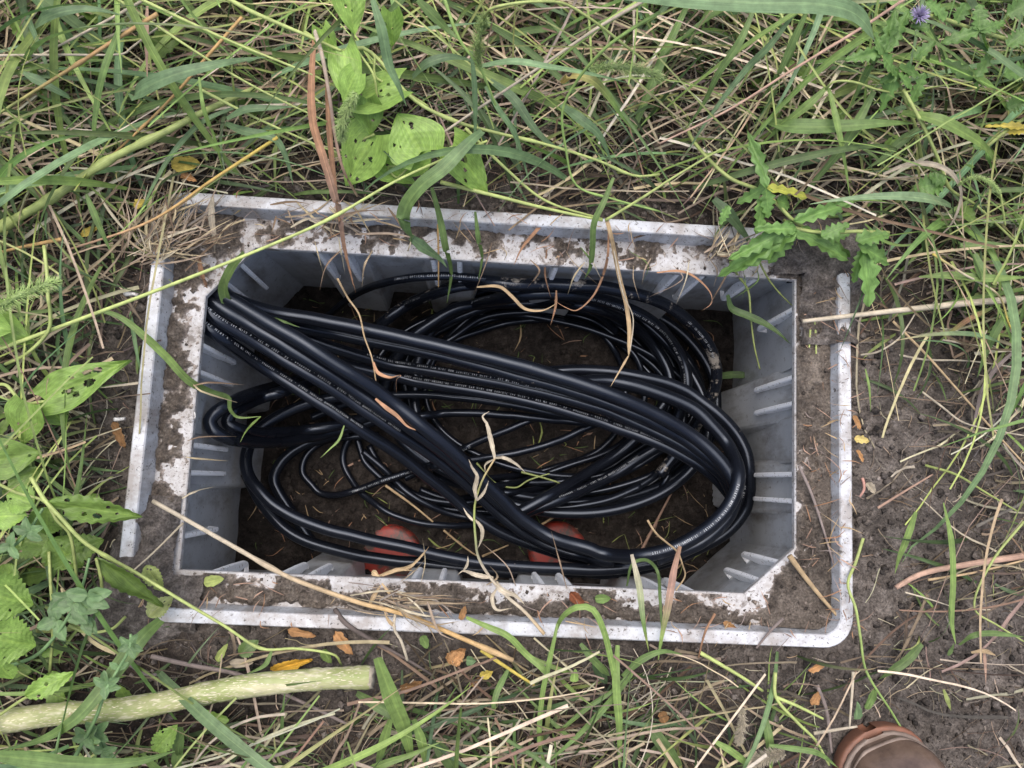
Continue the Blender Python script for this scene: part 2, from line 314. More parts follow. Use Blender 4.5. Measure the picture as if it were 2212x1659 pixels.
# ------------------------------------------------------------------ the box
box = empty('utility_box', 'grey plastic underground utility box set in the soil, lid off, rim caked with mud', 'utility box')
OPEN = [(-.331, .118), (-.282, .1765), (.330, .1765), (.330, -.126), (.275, -.1765), (-.330, -.1765)]
def rrect(hx, hy, r, n=8):
    o = []
    for cx_, cy_, a0 in ((hx - r, hy - r, 0), (-hx + r, hy - r, 90), (-hx + r, -hy + r, 180), (hx - r, -hy + r, 270)):
        for i in range(n + 1): a = math.radians(a0 + 90 * i / n); o.append((cx_ + r * math.cos(a), cy_ + r * math.sin(a)))
    return o
def rad(poly, a):
    d = np.array([math.cos(a), math.sin(a)]); best = 9
    for i in range(len(poly)):
        p = np.array(poly[i]); e = np.array(poly[(i + 1) % len(poly)]) - p; den = d[0] * e[1] - d[1] * e[0]
        if abs(den) < 1e-12: continue
        tt = (p[0] * e[1] - p[1] * e[0]) / den; ss = (p[0] * d[1] - p[1] * d[0]) / den
        if tt > 0 and -1e-9 <= ss <= 1 + 1e-9: best = min(best, tt)
    return best
RO = rrect(.3805, .2250, .032); RI = rrect(.3665, .2110, .019); RF = rrect(.3650, .2095, .018); OP2 = [(x * 1.0, y * 1.0) for x, y in OPEN]
angs = sorted(set([round(math.atan2(y, x), 6) for pl in (RO, RI, OPEN) for x, y in pl] + [round(-math.pi + i * math.pi / 140, 6) for i in range(280)]))
def ring_mesh(name, polys):           # polys: list of (poly, z, scale inset)
    V = []
    for pl, z, off in polys:
        for a in angs:
            r = rad(pl, a) + off; V.append((r * math.cos(a), r * math.sin(a), z))
    return mk_mesh(name, V, gridq(len(polys), len(angs), True)[:, ::-1], smooth=False)
link('lip', ring_mesh('lip', [(RO, -.06, 0), (RO, -.0015, 0), (RO, 0, -.0015), (RI, 0, .0012), (RI, -.0015, 0), (RF, -.030, 0), (RF, -.036, 0)]), M_RIM, box)
link('ledge', ring_mesh('ledge', [(RF, -.0302, .0005), (OPEN, -.0302, .0012), (OPEN, -.0312, 0), (OPEN, -.038, 0), (OPEN, -.0385, .004)]), M_LEDGE, box)
def inward_side(p0, p1):
    p0 = np.array(p0); p1 = np.array(p1); e = p1 - p0; L = np.linalg.norm(e); e /= L; n = np.array([e[1], -e[0]])
    if n @ (p0 + e * L / 2) < 0: n = -n
    return p0, e, n, L
def wpt(sd, s, z, off): p0, e, n, L = sd; q = p0 + e * s + n * off; return (q[0], q[1], z)
ZT, ZB = -.036, -.39
def rec_off(z): return .006 + .034 * ((ZT - z) / (ZT - ZB))
def bay_off(z): return .014 - .008 * ((ZT - z) / (ZT - ZB))
def panel(name, sd, s0, s1, offf, m, ns=10, dish=0.0, flare0=0.0, flare1=0.0):
    V = []
    for i in range(13):
        z = ZT + (ZB - ZT) * i / 12; k = i / 12
        for j in range(ns + 1):
            u = j / ns; V.append(wpt(sd, s0 - flare0 * k + (s1 - s0 + (flare0 + flare1) * k) * u, z, offf(z) + dish * math.sin(math.pi * u) * math.sin(math.pi * k)))
    return link(name, mk_mesh(name, V, gridq(13, ns + 1)), m, box)
def bay(sd, c, hw=.031):
    V = []
    for i in range(13):
        z = ZT + (ZB - ZT) * i / 12; ro = rec_off(z) + .004; bo = bay_off(z); ro = max(ro, bo + .002)
        for s, o in ((-hw - .006, ro), (-hw, bo + (ro - bo) * .12), (-hw + .003, bo), (0, bo), (hw - .003, bo), (hw, bo + (ro - bo) * .12), (hw + .006, ro)):
            V.append(wpt(sd, c + s, z, o))
    link('bay_panel', mk_mesh('bay_panel', V, gridq(13, 7), smooth=False), M_WALL, box)
def rib(sd, s, z1=-.17, th=.0056, off=.0012):
    prof = [(.022, ZT), (off, ZT), (off, ZT + (z1 - ZT) * .55), (off + .001, z1 + .012), (off + .003, z1 + .003), (off + .006, z1), (.022, z1 - .004)]
    V = []
    for d, sc in ((-th / 2, .0), (-th / 2 * .55, -.0012), (th / 2 * .55, -.0012), (th / 2, .0)):
        for o, z in prof: V.append(wpt(sd, s + d, z, o + (sc if o < .02 else 0)))
    k = len(prof); Q = list(gridq(4, k)); Q.append([0, 1, 2, 3]); Q.append([0, 3, 4, 5]); Q.append([0, 5, 6, 6])
    b3 = 3 * k; Q.append([b3, b3 + 3, b3 + 2, b3 + 1]); Q.append([b3, b3 + 5, b3 + 4, b3 + 3])
    Q = [q for q in Q if len(set(q)) == 4]
    link('rib', mk_mesh('rib', V, np.array(Q), smooth=False), M_RIB, box)
def wall(p0, p1, bays, singles=()):
    sd = inward_side(p0, p1); L = sd[3]; prev = 0
    for c in bays:
        panel('wall_panel', sd, prev, c - .029, rec_off, M_WALL, dish=.0, flare0=.08 if prev == 0 else 0); bay(sd, c); rib(sd, c - .015); rib(sd, c + .015); prev = c + .029
    panel('wall_panel', sd, prev, L, rec_off, M_WALL, dish=.0, flare0=0 if bays else .08, flare1=.08)
    for s in singles: rib(sd, s, -.16)
T_ = OPEN
wall((-.282, .1765), (.330, .1765), [.282 - .2115 + .012, .282 - .0705, .282 + .0705, .282 + .2115], (.57,))
wall((.330, .1765), (.330, -.126), [.1265, .2365], (.032,))
wall((.330, -.126), (.275, -.1765), [], (.022, .052))
wall((.275, -.1765), (-.330, -.1765), [.275 - .2050, .275 - .0705, .275 + .0705, .275 + .2115], (.572,))
wall((-.330, -.1765), (-.331, .118), [.1165, .2265], (.034,))
wall((-.331, .118), (-.282, .1765), [], (.025, .052))
for bx_, by_ in ((-.306, .183), (.333, -.156)):     # moulded screw bosses on the two corner plates
    acc = Acc(); a = np.linspace(0, 2 * math.pi, 25)
    rr = np.array([.0105, .0100, .0075, .0068, .0040, .001]); zz = np.array([-.0305, -.0290, -.0288, -.0298, -.0299, -.0299])
    V = np.stack([bx_ + rr[:, None] * np.cos(a[:-1]), by_ + rr[:, None] * np.sin(a[:-1]), np.repeat(zz[:, None], 24, 1)], -1)
    acc.add(V, gridq(6, 24, True)); link('screw_boss', acc.mesh('screw_boss'), M_RIM, box)
# mud lying in the lid channel: a height field that dips under the plastic where it is clean
h = .0014
xs = np.arange(-.366, .3665, h); ys = np.arange(-.2105, .211, h); X, Y = np.meshgrid(xs, ys, indexing='ij')
def insd(X, Y):                       # signed distance outside the opening
    d = np.full(X.shape, -9.0)
    for i in range(6):
        p0, e, n, L = inward_side(OPEN[i], OPEN[(i + 1) % 6]); d = np.maximum(d, (X - p0[0]) * n[0] + (Y - p0[1]) * n[1])
    return d
DI = insd(X, Y); DO = np.minimum(.3655 - np.abs(X), .210 - np.abs(Y))
DO = np.where((np.abs(X) > .347) & (np.abs(Y) > .1915), .018 - np.hypot(np.abs(X) - .347, np.abs(Y) - .1915), DO)
mudn = fbm(X * 38 + 3, Y * 38 + 40, 5); fine = fbm(X * 190 + 3, Y * 190 + 40, 3) - .45; band = fbm(X * 10 + 31, Y * 10 + 7, 2)
side_r = np.clip((X - .30) / .03, 0, 1); side_b = np.clip((-Y - .16) / .02, 0, 1); side_t = np.clip((Y - .165) / .02, 0, 1); side_l = np.clip((-X - .33) / .02, 0, 1)
edge0 = .015 - .011 * side_r - .011 * side_b * np.clip(band * 3, 0, 1) + .004 * side_t + .002 * side_l   # where mud starts, from the opening
HM = (DI - edge0) * .30 + (mudn - .45) * .022 + fine * .012
HM = HM + np.clip(.010 - DO, 0, .01) * .35 * (side_r + .3 * side_b) - np.clip(.008 - DO, 0, .008) * 1.2 * side_b
HM = HM + .006 * side_r + .0025 * side_b * (mudn - .3)
ZM = -.0302 + np.clip(HM, -.004, .0085 + .004 * side_r) + (HM > 0) * fine * .004
THK = np.clip(HM / .0022, 0, 1)[..., None]; MC = THK * np.array([.74, .72, .69]) + (1 - THK) * np.array([2.3, 2.35, 2.45])
ZM = np.minimum(ZM, -.0302 + np.maximum(DI, 0) * 1.4)
Q = gridq(len(xs), len(ys)); k = (DI.ravel()[Q].min(1) > .0005) & (DO.ravel()[Q].min(1) > -.0005)& (ZM.ravel()[Q].max(1) > -.0318)
o = link('caked_mud', mk_mesh('caked_mud', np.stack([X, Y, ZM], -1).reshape(-1, 3), Q[k], MC.reshape(-1, 3)), M_MUDV); stuff(o, 'grey brown mud caked in the lid channel of the box rim', 'mud')

# crumbs of soil, on the ground, on the rim, on the floor
def crumbs(name, pts, sizes, m, label):
    ic = np.array([(-1, -1, -1), (1, -1, -1), (1, 1, -1), (-1, 1, -1), (-1, -1, 1), (1, -1, 1), (1, 1, 1), (-1, 1, 1)]) * .6
    fq = np.array([(0, 3, 2, 1), (4, 5, 6, 7), (0, 1, 5, 4), (1, 2, 6, 5), (2, 3, 7, 6), (3, 0, 4, 7)])
    n = len(pts); V = ic[None] * (1 + .7 * (rng.random((n, 8, 1)) - .5)) * np.array([1, 1, .75]); V = V * sizes[:, None, None] + (rng.random((n, 8, 3)) - .5) * sizes[:, None, None] * .5
    a = rng.random(n) * 6.28; c, s = np.cos(a)[:, None], np.sin(a)[:, None]
    V = np.stack([V[..., 0] * c - V[..., 1] * s, V[..., 0] * s + V[..., 1] * c, V[..., 2]], -1) + pts[:, None]
    Q = (fq[None] + (np.arange(n) * 8)[:, None, None]).reshape(-1, 4)
    cc = np.repeat(rng.choice([.35, .55, .8, 1.0, 1.5], n)[:, None] * np.array([1.0, .97, .94]), 8, 0)
    o = link(name, mk_mesh(name, V.reshape(-1, 3), Q, cc), m); stuff(o, label, 'soil')
n = 85000; x = rng.uniform(-.85, .85, n); y = rng.uniform(-.7, .7, n); k = ~((np.abs(x) < .385) & (np.abs(y) < .229)); x, y = x[k], y[k]
sz = .0006 + .0048 * rng.random(len(x)) ** 7
crumbs('soil_crumbs', np.stack([x, y, gz(x, y) + sz * .3], -1), sz, M_GROUND, 'loose crumbs of dark soil scattered on the ground')
n = 5200; x = rng.uniform(-.365, .365, n); y = rng.uniform(-.21, .21, n); d = insd(x, y); k = (d > .004) & ((x > .3) | (y < -.17) | (rng.random(n) < .35)); x, y = x[k], y[k]
i = np.clip(((x + .366) / h).astype(int), 0, len(xs) - 1); j = np.clip(((y + .2105) / h).astype(int), 0, len(ys) - 1)
sz = .0007 + .0022 * rng.random(len(x)) ** 4; crumbs('rim_crumbs', np.stack([x, y, np.maximum(ZM[i, j], -.0302) + sz * .3], -1), sz, M_MUDV, 'small clods of dirt sitting on the box rim')
n = 5000; x = rng.uniform(-.36, .36, n); y = rng.uniform(-.21, .21, n); sz = .001 + .006 * rng.random(n) ** 4; crumbs('floor_crumbs', np.stack([x, y, fz(x, y) + sz * .2], -1), sz, M_FLOOR, 'damp soil crumbs on the floor of the box')

# soil heaped over two corners of the lip
def heap(sx, sy, L, name, label):
    h2 = .0016; xs_ = np.arange(.300, .425, h2); ys_ = np.arange(.10, .265, h2); X, Y = np.meshgrid(xs_, ys_, indexing='ij')
    X = np.where(True, X - 0.0, 0); d = np.hypot(np.maximum(.38 - X, 0) * 1.1, np.maximum(.225 - Y, 0)); X2, Y2 = X * sx, Y * sy
    nn_ = fbm(X2 * 40 + 70, Y2 * 40 + 70, 5) - .45; m_ = 1 - d / L + nn_ * 1.6
    o_ = np.maximum(np.maximum(X - .384, Y - .229), 0)
    Zh = -.004 + .010 * np.clip(m_ * 2.0, -1, 1) + .010 * nn_ - o_ * .9; inn = np.maximum(.366 - X, 0) * (Y < .209) + 0; ins_ = (X < .366) & (Y < .210)
    Zh = np.where(ins_, Zh - .35 * np.minimum(.366 - X, .210 - Y) - .004, Zh)
    Q_ = gridq(len(xs_), len(ys_)); k_ = (insd(X2, Y2).ravel()[Q_].min(1) > .002) & (Zh.ravel()[Q_].max(1) > -.0305)
    Q_ = Q_[k_]; Q_ = Q_ if sx * sy > 0 else Q_[:, ::-1]
    stuff(link(name, mk_mesh(name, np.stack([X2, Y2, Zh], -1).reshape(-1, 3), Q_), M_SOIL), label, 'soil')
heap(1, 1, .105, 'soil_heap', 'dark soil spilled over the top right corner of the box lip')
heap(-1, -1, .075, 'soil_heap', 'dark soil spilled over the bottom left corner of the box lip')
# ------------------------------------------------------------------ red conduit plugs on the floor
def plug(cx_, cy_, z, r, label, tx, ty):
    o = empty('conduit_plug', label, 'plug', 'red conduit plugs on the box floor', (cx_, cy_, z))
    a = np.linspace(0, 2 * math.pi, 41)[:-1]; prof = [(1.0, -.03), (1.0, -.006), (.985, -.001), (.93, .003), (.80, .0045), (.5, .0062), (.2, .007), (.02, .0072)]
    V = np.array([[(r * q * np.cos(w), r * q * np.sin(w), zz) for w in a] for q, zz in prof])
    c = link('cap', mk_mesh('cap', V.reshape(-1, 3), gridq(len(prof), 40, True)), M_RED, o)
    prof = [(1.0, -.06), (1.09, -.06), (1.09, -.004), (1.0, -.004)]
    V = np.array([[(r * q * np.cos(w), r * q * np.sin(w), zz) for w in a] for q, zz in prof])
    if 0: link('pipe_collar', mk_mesh('pipe_collar', V.reshape(-1, 3), gridq(4, 40, True), smooth=False), M_WALL, o)
    o.rotation_euler = (tx, ty, 0)
p = at('B', 400, 1345, ZF + .001); plug(p[0], p[1], p[2], .046, 'red round conduit plug with muddy smears, left of the dangling dead stem', .05, -.06)
p = at('B', 1530, 1310, ZF + .001); plug(p[0], p[1], p[2], .044, 'red round conduit plug half covered by soil, below the right side of the coils', -.04, .10)

# ------------------------------------------------------------------ cables
RB, RT = .0079, .0050
PL_P = np.zeros((0, 3)); PL_R = np.zeros(0)
GLY = {}
def glyph(ch):
    if ch in GLY: return GLY[ch]
    cu = bpy.data.curves.new('glyph', 'FONT'); cu.body = ch; cu.align_x = 'CENTER'; cu.resolution_u = 2; cu.offset = .012
    ob = bpy.data.objects.new('glyph', cu); COL.objects.link(ob); dg = bpy.context.evaluated_depsgraph_get(); me = bpy.data.meshes.new_from_object(ob.evaluated_get(dg))
    V = np.array([v.co[:2] for v in me.vertices]) if len(me.vertices) else np.zeros((0, 2)); F = [tuple(p_.vertices) for p_ in me.polygons]
    bpy.data.objects.remove(ob); bpy.data.meshes.remove(me); bpy.data.curves.remove(cu); GLY[ch] = (V, F); return GLY[ch]
def print_text(par, p, r, text, s_at, rev, ang, hgt=.0031, adv=.00262):
    """letters wrapped on the sheath, starting nearest world point s_at"""
    if rev: p = p[::-1]
    t = tangents(p); n = len(p); up = np.tile([0, 0, 1.0], (n, 1)); s = np.cross(t, up); s /= np.linalg.norm(s, axis=1, keepdims=True); w = np.cross(s, t)
    L = np.r_[0, np.cumsum(np.linalg.norm(np.diff(p, axis=0), axis=1))]; s0 = L[np.argmin(np.linalg.norm(p[:, :2] - s_at[:2], axis=1))]
    V, F, k = [], [], 0
    for i, ch in enumerate(text):
        if ch == ' ': continue
        gv, gf = glyph(ch)
        if not len(gv): continue
        sl = s0 + i * adv + gv[:, 0] * hgt * 1.05 * .95; th = ang - (gv[:, 1] - .35) * hgt * 1.35 / r
        if sl.max() > L[-1]: break
        q = [np.interp(sl, L, p[:, a]) for a in range(3)]; ss = [np.interp(sl, L, s[:, a]) for a in range(3)]; ww = [np.interp(sl, L, w[:, a]) for a in range(3)]
        pt = np.stack(q, -1) + (r + .00025) * (np.cos(th)[:, None] * np.stack(ww, -1) + np.sin(th)[:, None] * np.stack(ss, -1))
        V += pt.tolist(); F += [tuple(x_ + k for x_ in f) for f in gf]; k += len(gv)
    if not V: return
    me = bpy.data.meshes.new('printed_lettering'); me.from_pydata([tuple(np.array(v) - np.array(par.location)) for v in V], [], F); link('printed_lettering', me, M_PRINT, par)
CORN = 'CORNING ROCKETRIBBON® OPTICAL CABLE - 03/2026 - 44949964 - F3 - 288F SM 250 - 0.60IN 345.7LB/KFT MBD 18IN RTS 600LBF - SR-SBQ2MR-288 03104 FEET'
TAIL = '44949964 - F3 - 288F SM 250 - 0.60IN 345.7LB/KFT MBD 18IN RTS 600LBF - SR-SBQ2MR-288 03104 FEET'
def cable(label, segs, r, m=None, prints=(), n=150, group=None, tol=.86):
    global PL_P, PL_R
    cp = np.array([(*uv_of(c, (x, y)), z) for c, x, y, z in segs])
    cs = spline(cp * [1, 1, 1000.0], n) / [1, 1, 1000.0]; wb = np.cumsum(rng.normal(0, .35, (n, 2)), 0); wb -= np.linspace(0, 1, n)[:, None] * wb[-1]; cs[:, :2] += np.clip(wb, -2.5, 2.5) * 0 + np.stack([np.convolve(np.pad(rng.normal(0, 2.2, n), 7, 'edge'), np.hanning(15) / 7, 'valid') for _ in range(2)], -1) * .55; zs = cs[:, 2].copy()
    zs = np.maximum(zs, ZF + r)
    def pos(zz):
        return np.array([P(a, b, z_) for (a, b), z_ in zip(cs[:, :2], zz)])
    need = zs.copy()
    if len(PL_P):
        for i in range(n):
            z_ = zs[i]
            for _ in range(60):
                q = P(cs[i, 0], cs[i, 1], z_); d = PL_P - q; dd = (d * d).sum(1); lim = ((r + PL_R) * tol) ** 2
                if (dd < lim).any() and z_ < -.055: z_ += .003
                else: break
            need[i] = z_
    k = 6; pad = np.pad(need, k, mode='edge'); mx = np.array([pad[i:i + 2 * k + 1].max() for i in range(n)])
    ker = np.hanning(2 * 9 + 1); ker /= ker.sum(); sm = np.convolve(np.pad(mx, 9, mode='edge'), ker, 'valid')
    pts = pos(np.minimum(sm, -.048 - r * .3)); acc = Acc(); tube(acc, pts, r, (1, 1, 1), 14)
    PL_P = np.r_[PL_P, pts]; PL_R = np.r_[PL_R, np.full(n, r)]
    o = acc.obj('cable', m or (M_CABLE if r > .006 else M_THIN)); tag(o, label, 'cable', group)
    for text, c, x, y, rev, ang in prints:
        u, v = uv_of(c, (x, y)); q = pts[np.argmin(((proj(pts) - [u, v])**2).sum(1))]
        print_text(o, pts, r, text, q, rev, ang, *((.0028, .00262) if r > .006 else (.0026, .0026)))
    return o
G = 'thin black cables coiled on the box floor'
COMM = 'COMMSCOPE OPTICAL CABLE 0514 FT 288F 0314'
f0 = -.338
for i_, (cx_, cy_, ax_, ay_, zz_, r_, ph_) in enumerate(((1180, 858, 262, 172, -.335, .0050, .3), (1150, 865, 290, 190, -.335, .0052, 1.2), (1185, 850, 318, 205, -.33, .0050, .1), (1195, 862, 335, 214, -.325, .0074, 2.2), (1175, 872, 352, 222, -.32, .0052, 3.0), (1200, 862, 345, 232, -.30, .0076, .8), (1190, 868, 300, 226, -.31, .0052, 4.0), (1205, 866, 326, 240, -.28, .0076, 5.0), (1160, 876, 330, 200, -.32, .0050, 2.6))):
    pts_ = []
    for k_ in range(21):
        a_ = ph_ + (2 * math.pi) * k_ / 20 * 1.02 + math.pi; w1 = 1 + .05 * math.sin(a_ * 2 + i_ * 1.7) + .03 * math.sin(a_ * 3 + i_)
        uu_, vv_ = cx_ + ax_ * math.cos(a_) * w1, cy_ + ay_ * math.sin(a_) * w1 + .06 * (ax_ * math.cos(a_)); pts_.append(('F', uu_, vv_, zz_ + .02 * math.sin(a_ + i_)))
    cable(['thin black cable loop buried low in the coil', 'thick black cable loop buried low in the coil'][r_ > .006], pts_, r_, group=['thin loops buried in the coil', 'thick loops buried in the coil'][r_ > .006], n=180, tol=.75)
# lowest: thin rings ------------------------------------------------
cable('thin black cable, innermost arc of the upper coil over bare soil', [('C', -350, 640, f0), ('C', 0, 510, f0), ('C', 200, 460, f0), ('C', 450, 440, f0), ('C', 650, 470, f0), ('C', 800, 540, f0), ('C', 880, 640, f0), ('C', 935, 760, f0), ('C', 960, 900, f0), ('C', 900, 1180, f0), ('C', 760, 1330, f0), ('B', 1500, 750, f0), ('B', 1250, 800, f0), ('B', 950, 830, f0), ('B', 700, 800, f0)], RT, group=G)
cable('thin black cable, second innermost arc of the upper coil', [('A', 1600, 800, f0), ('A', 1850, 640, f0), ('C', 0, 430, f0), ('C', 250, 392, f0), ('C', 550, 400, f0), ('C', 750, 450, f0), ('C', 900, 560, f0), ('C', 1020, 680, f0), ('C', 1065, 800, f0), ('C', 1080, 1000, f0), ('C', 980, 1220, f0), ('B', 1850, 650, f0), ('B', 1600, 735, f0), ('B', 1250, 850, f0), ('B', 950, 880, f0), ('B', 650, 800, f0)], RT, group=G)
cable('thin black cable sweeping low under the crossing bundle at the right', [('B', 600, 900, f0), ('B', 800, 960, f0), ('B', 1100, 925, f0), ('B', 1400, 890, f0), ('B', 1700, 790, f0), ('B', 1900, 650, f0), ('B', 2000, 560, f0), ('B', 2080, 400, f0), ('C', 1100, 900, f0), ('C', 1180, 800, f0), ('C', 1100, 660, f0), ('C', 900, 480, f0), ('C', 700, 380, f0), ('C', 500, 310, f0), ('C', 300, 300, f0), ('C', 50, 370, f0)], RT, group=G)
cable('thin black cable curving flat across the coil foot', [('B', 260, 600, f0), ('B', 330, 730, f0), ('B', 450, 850, f0), ('B', 620, 950, f0), ('B', 850, 985, f0), ('B', 1100, 965, f0), ('B', 1500, 962, f0), ('B', 1850, 955, f0), ('B', 2100, 900, f0), ('B', 2230, 840, f0), ('C', 1300, 1300, f0), ('C', 1380, 1100, f0), ('C', 1330, 820, f0), ('C', 1180, 600, f0), ('C', 950, 440, f0), ('C', 780, 380, f0)], RT, group=G)
cable('thin black cable, lowest arc beneath the printed bundle', [('B', 180, 560, f0), ('B', 240, 720, f0), ('B', 420, 880, f0), ('B', 600, 980, f0), ('B', 800, 1030, f0), ('B', 1000, 1045, f0), ('B', 1300, 1045, f0), ('B', 1550, 1030, f0), ('B', 1900, 1020, f0), ('B', 2150, 970, f0), ('C', 1250, 1480, f0)], RT, group=G)
cable('thin black cable bent around the left red plug', [('B', 250, 480, f0), ('B', 130, 560, f0), ('B', 85, 700, f0), ('B', 160, 860, f0), ('B', 280, 980, f0 + .01), ('B', 450, 1080, f0 + .025), ('B', 700, 1135, f0 + .02), ('B', 950, 1135, f0), ('B', 1120, 1100, f0), ('B', 1350, 1020, f0), ('B', 1600, 950, f0)], RT)
cable('thin black cable passing behind the dangling stem', [('B', 220, 640, f0 + .01), ('B', 380, 780, f0 + .01), ('B', 520, 920, f0 + .01), ('B', 700, 1020, f0 + .01), ('B', 900, 1080, f0 + .01), ('B', 1150, 1080, f0 + .01), ('B', 1400, 1000, f0 + .01), ('B', 1700, 840, f0 + .01), ('B', 1950, 700, f0 + .01), ('C', 1150, 1230, f0)], RT, group=G)
cable('thin black cable with COMMSCOPE lettering curling round at the lower left', [('A', 1350, 1300, f0 + .02), ('A', 1150, 1310, f0), ('A', 960, 1350, f0), ('A', 860, 1440, f0), ('A', 835, 1550, f0), ('B', -120, 870, f0), ('B', -60, 925, f0), ('B', 40, 935, f0), ('B', 200, 895, f0 + .005), ('B', 350, 840, f0 + .01), ('B', 530, 780, f0 + .015), ('B', 800, 690, f0 + .02), ('B', 860, 640, f0 + .03), ('B', 1100, 530, f0 + .04), ('B', 1350, 430, f0 + .05), ('B', 1560, 350, f0 + .05)], .0052, prints=[(COMM, 'B', 160, 900, False, .1), ('6314 FT', 'B', 870, 640, False, .5)])
cable('thin black cable crossing bare soil in the middle, lower of two', [('B', 500, 820, f0 + .01), ('B', 700, 740, f0 + .02), ('B', 940, 700, f0 + .03), ('B', 1200, 660, f0 + .04), ('B', 1500, 580, f0 + .04), ('B', 1700, 490, f0 + .05), ('B', 1850, 430, f0 + .05), ('B', 2000, 330, f0 + .05)], .0056)
cable('thin black cable, third arc inside the upper coil', [('A', 1450, 740, f0), ('A', 1560, 640, f0), ('A', 1750, 520, f0), ('C', 0, 330, f0 + .02), ('C', 200, 320, f0 + .02), ('C', 400, 300, f0 + .02), ('C', 620, 320, f0 + .02), ('C', 800, 400, f0 + .02), ('C', 980, 480, f0 + .02), ('C', 1120, 620, f0 + .02), ('C', 1220, 780, f0 + .02), ('C', 1260, 950, f0 + .02), ('C', 1200, 1150, f0 + .02)], RT, group=G)
cable('thin black cable with COMMSCOPE lettering arching beside the top wall', [('A', 880, 700, f0 + .02), ('A', 950, 560, f0 + .02), ('A', 1060, 450, f0 + .03), ('A', 1200, 350, -.26), ('A', 1400, 275, -.16), ('A', 1650, 235, -.10), ('A', 1900, 240, -.09), ('A', 2212, 275, -.12), ('C', 450, 260, -.2), ('C', 700, 340, f0 + .04), ('C', 950, 480, f0 + .03)], .0052, prints=[(COMM, 'A', 1480, 258, False, .1)])
cable('thin black cable with COMMSCOPE lettering, inner arc at the upper left', [('A', 1250, 660, f0 + .03), ('A', 1320, 570, f0 + .03), ('A', 1440, 480, -.29), ('A', 1600, 395, -.22), ('A', 1800, 330, -.15), ('A', 2000, 300, -.13), ('C', 200, 240, -.13), ('C', 500, 290, -.2), ('C', 760, 400, f0 + .04), ('C', 900, 520, f0 + .04)], .0052, prints=[(COMM, 'A', 1430, 490, False, .1)])
# thick coil rings ---------------------------------------------------
cable('thick black cable, inner thick ring of the upper coil', [('A', 1480, 780, -.30), ('A', 1600, 640, -.30), ('A', 1780, 520, -.30), ('A', 2000, 420, -.29), ('C', 160, 300, -.19), ('C', 350, 268, -.16), ('C', 650, 278, -.16), ('C', 900, 335, -.18), ('C', 1100, 430, -.20), ('C', 1250, 560, -.27), ('C', 1340, 720, -.27), ('C', 1370, 880, -.27), ('C', 1330, 1040, -.28), ('C', 1220, 1250, -.30), ('B', 2050, 700, -.31), ('B', 1900, 800, -.31), ('B', 1700, 900, -.31), ('B', 1450, 1000, -.31), ('B', 1250, 1070, -.31)], RB, prints=[(TAIL, 'C', 1390, 880, True, -.7), (CORN, 'B', 2100, 740, False, .5), (CORN, 'A', 2120, 400, True, .1)])
cable('thick black cable, inner printed turn of the lower right coil', [('B', 1200, 1090, -.31), ('B', 1500, 920, -.31), ('B', 1750, 770, -.31), ('B', 1950, 640, -.30), ('B', 2100, 500, -.30), ('C', 1180, 1050, -.29), ('C', 1260, 900, -.29), ('C', 1230, 750, -.29), ('C', 1100, 560, -.29), ('C', 900, 420, -.29), ('C', 650, 340, -.29), ('C', 300, 330, -.29), ('A', 1900, 440, -.29), ('A', 1680, 560, -.29), ('A', 1540, 680, -.30), ('A', 1440, 820, -.31)], RB)
cable('mud streaked thick black cable, outermost ring under the top wall', [('A', 1250, 780, -.28), ('A', 1330, 600, -.28), ('A', 1500, 450, -.27), ('A', 1750, 340, -.22), ('A', 2000, 270, -.15), ('C', 230, 205, -.11), ('C', 500, 205, -.10), ('C', 800, 225, -.11), ('C', 1050, 275, -.13), ('C', 1260, 360, -.16), ('C', 1410, 480, -.19), ('C', 1520, 620, -.21), ('C', 1565, 760, -.23), ('C', 1560, 880, -.24), ('C', 1500, 1020, -.25), ('C', 1400, 1200, -.27), ('B', 2200, 800, -.28)], RB, M_MUDC, prints=[('LBF - SR-SBQ2MR-288 03116 FEET', 'C', 1350, 450, False, .5)])
cable('thick black cable, outer turn looping out at the left wall', [('A', 1500, 1150, -.30), ('A', 1200, 1235, -.30), ('A', 900, 1310, -.29), ('A', 600, 1345, -.22), ('A', 380, 1330, -.14), ('A', 245, 1275, -.10), ('A', 215, 1200, -.09), ('A', 300, 1115, -.11), ('A', 480, 1030, -.17), ('A', 740, 950, -.28), ('A', 1000, 860, -.29), ('A', 1250, 780, -.29)], RB)
cable('thick black cable, inner turn looping out at the left wall', [('A', 1500, 1080, -.29), ('A', 1150, 1215, -.29), ('A', 850, 1265, -.28), ('A', 600, 1285, -.21), ('A', 430, 1268, -.16), ('A', 335, 1215, -.13), ('A', 360, 1150, -.14), ('A', 480, 1080, -.18), ('A', 760, 985, -.26), ('A', 1000, 900, -.27)], RB)
cable('thick black cable turning up at the left above bare soil', [('B', -90, 1300, -.30), ('A', 740, 1780, -.31), ('A', 655, 1640, -.31), ('A', 650, 1560, -.31), ('A', 710, 1460, -.31), ('A', 830, 1370, -.31), ('A', 980, 1320, -.31), ('A', 1150, 1270, -.31)], RB)
cable('thin black cable level across the middle of the coil', [('A', 900, 1180, -.29), ('A', 1150, 1080, -.28), ('A', 1300, 1040, -.27), ('B', 450, 265, -.26), ('B', 650, 262, -.26), ('B', 900, 285, -.26), ('B', 1200, 325, -.26), ('B', 1500, 385, -.26), ('B', 1800, 450, -.27)], .0060)
cable('thin black cable below the middle one, ending under the printed bundle', [('A', 1400, 1250, -.29), ('B', 500, 440, -.29), ('B', 650, 400, -.29), ('B', 900, 385, -.28), ('B', 1200, 400, -.28), ('B', 1500, 430, -.28), ('B', 1750, 450, -.28), ('B', 2000, 480, -.28)], .0060)
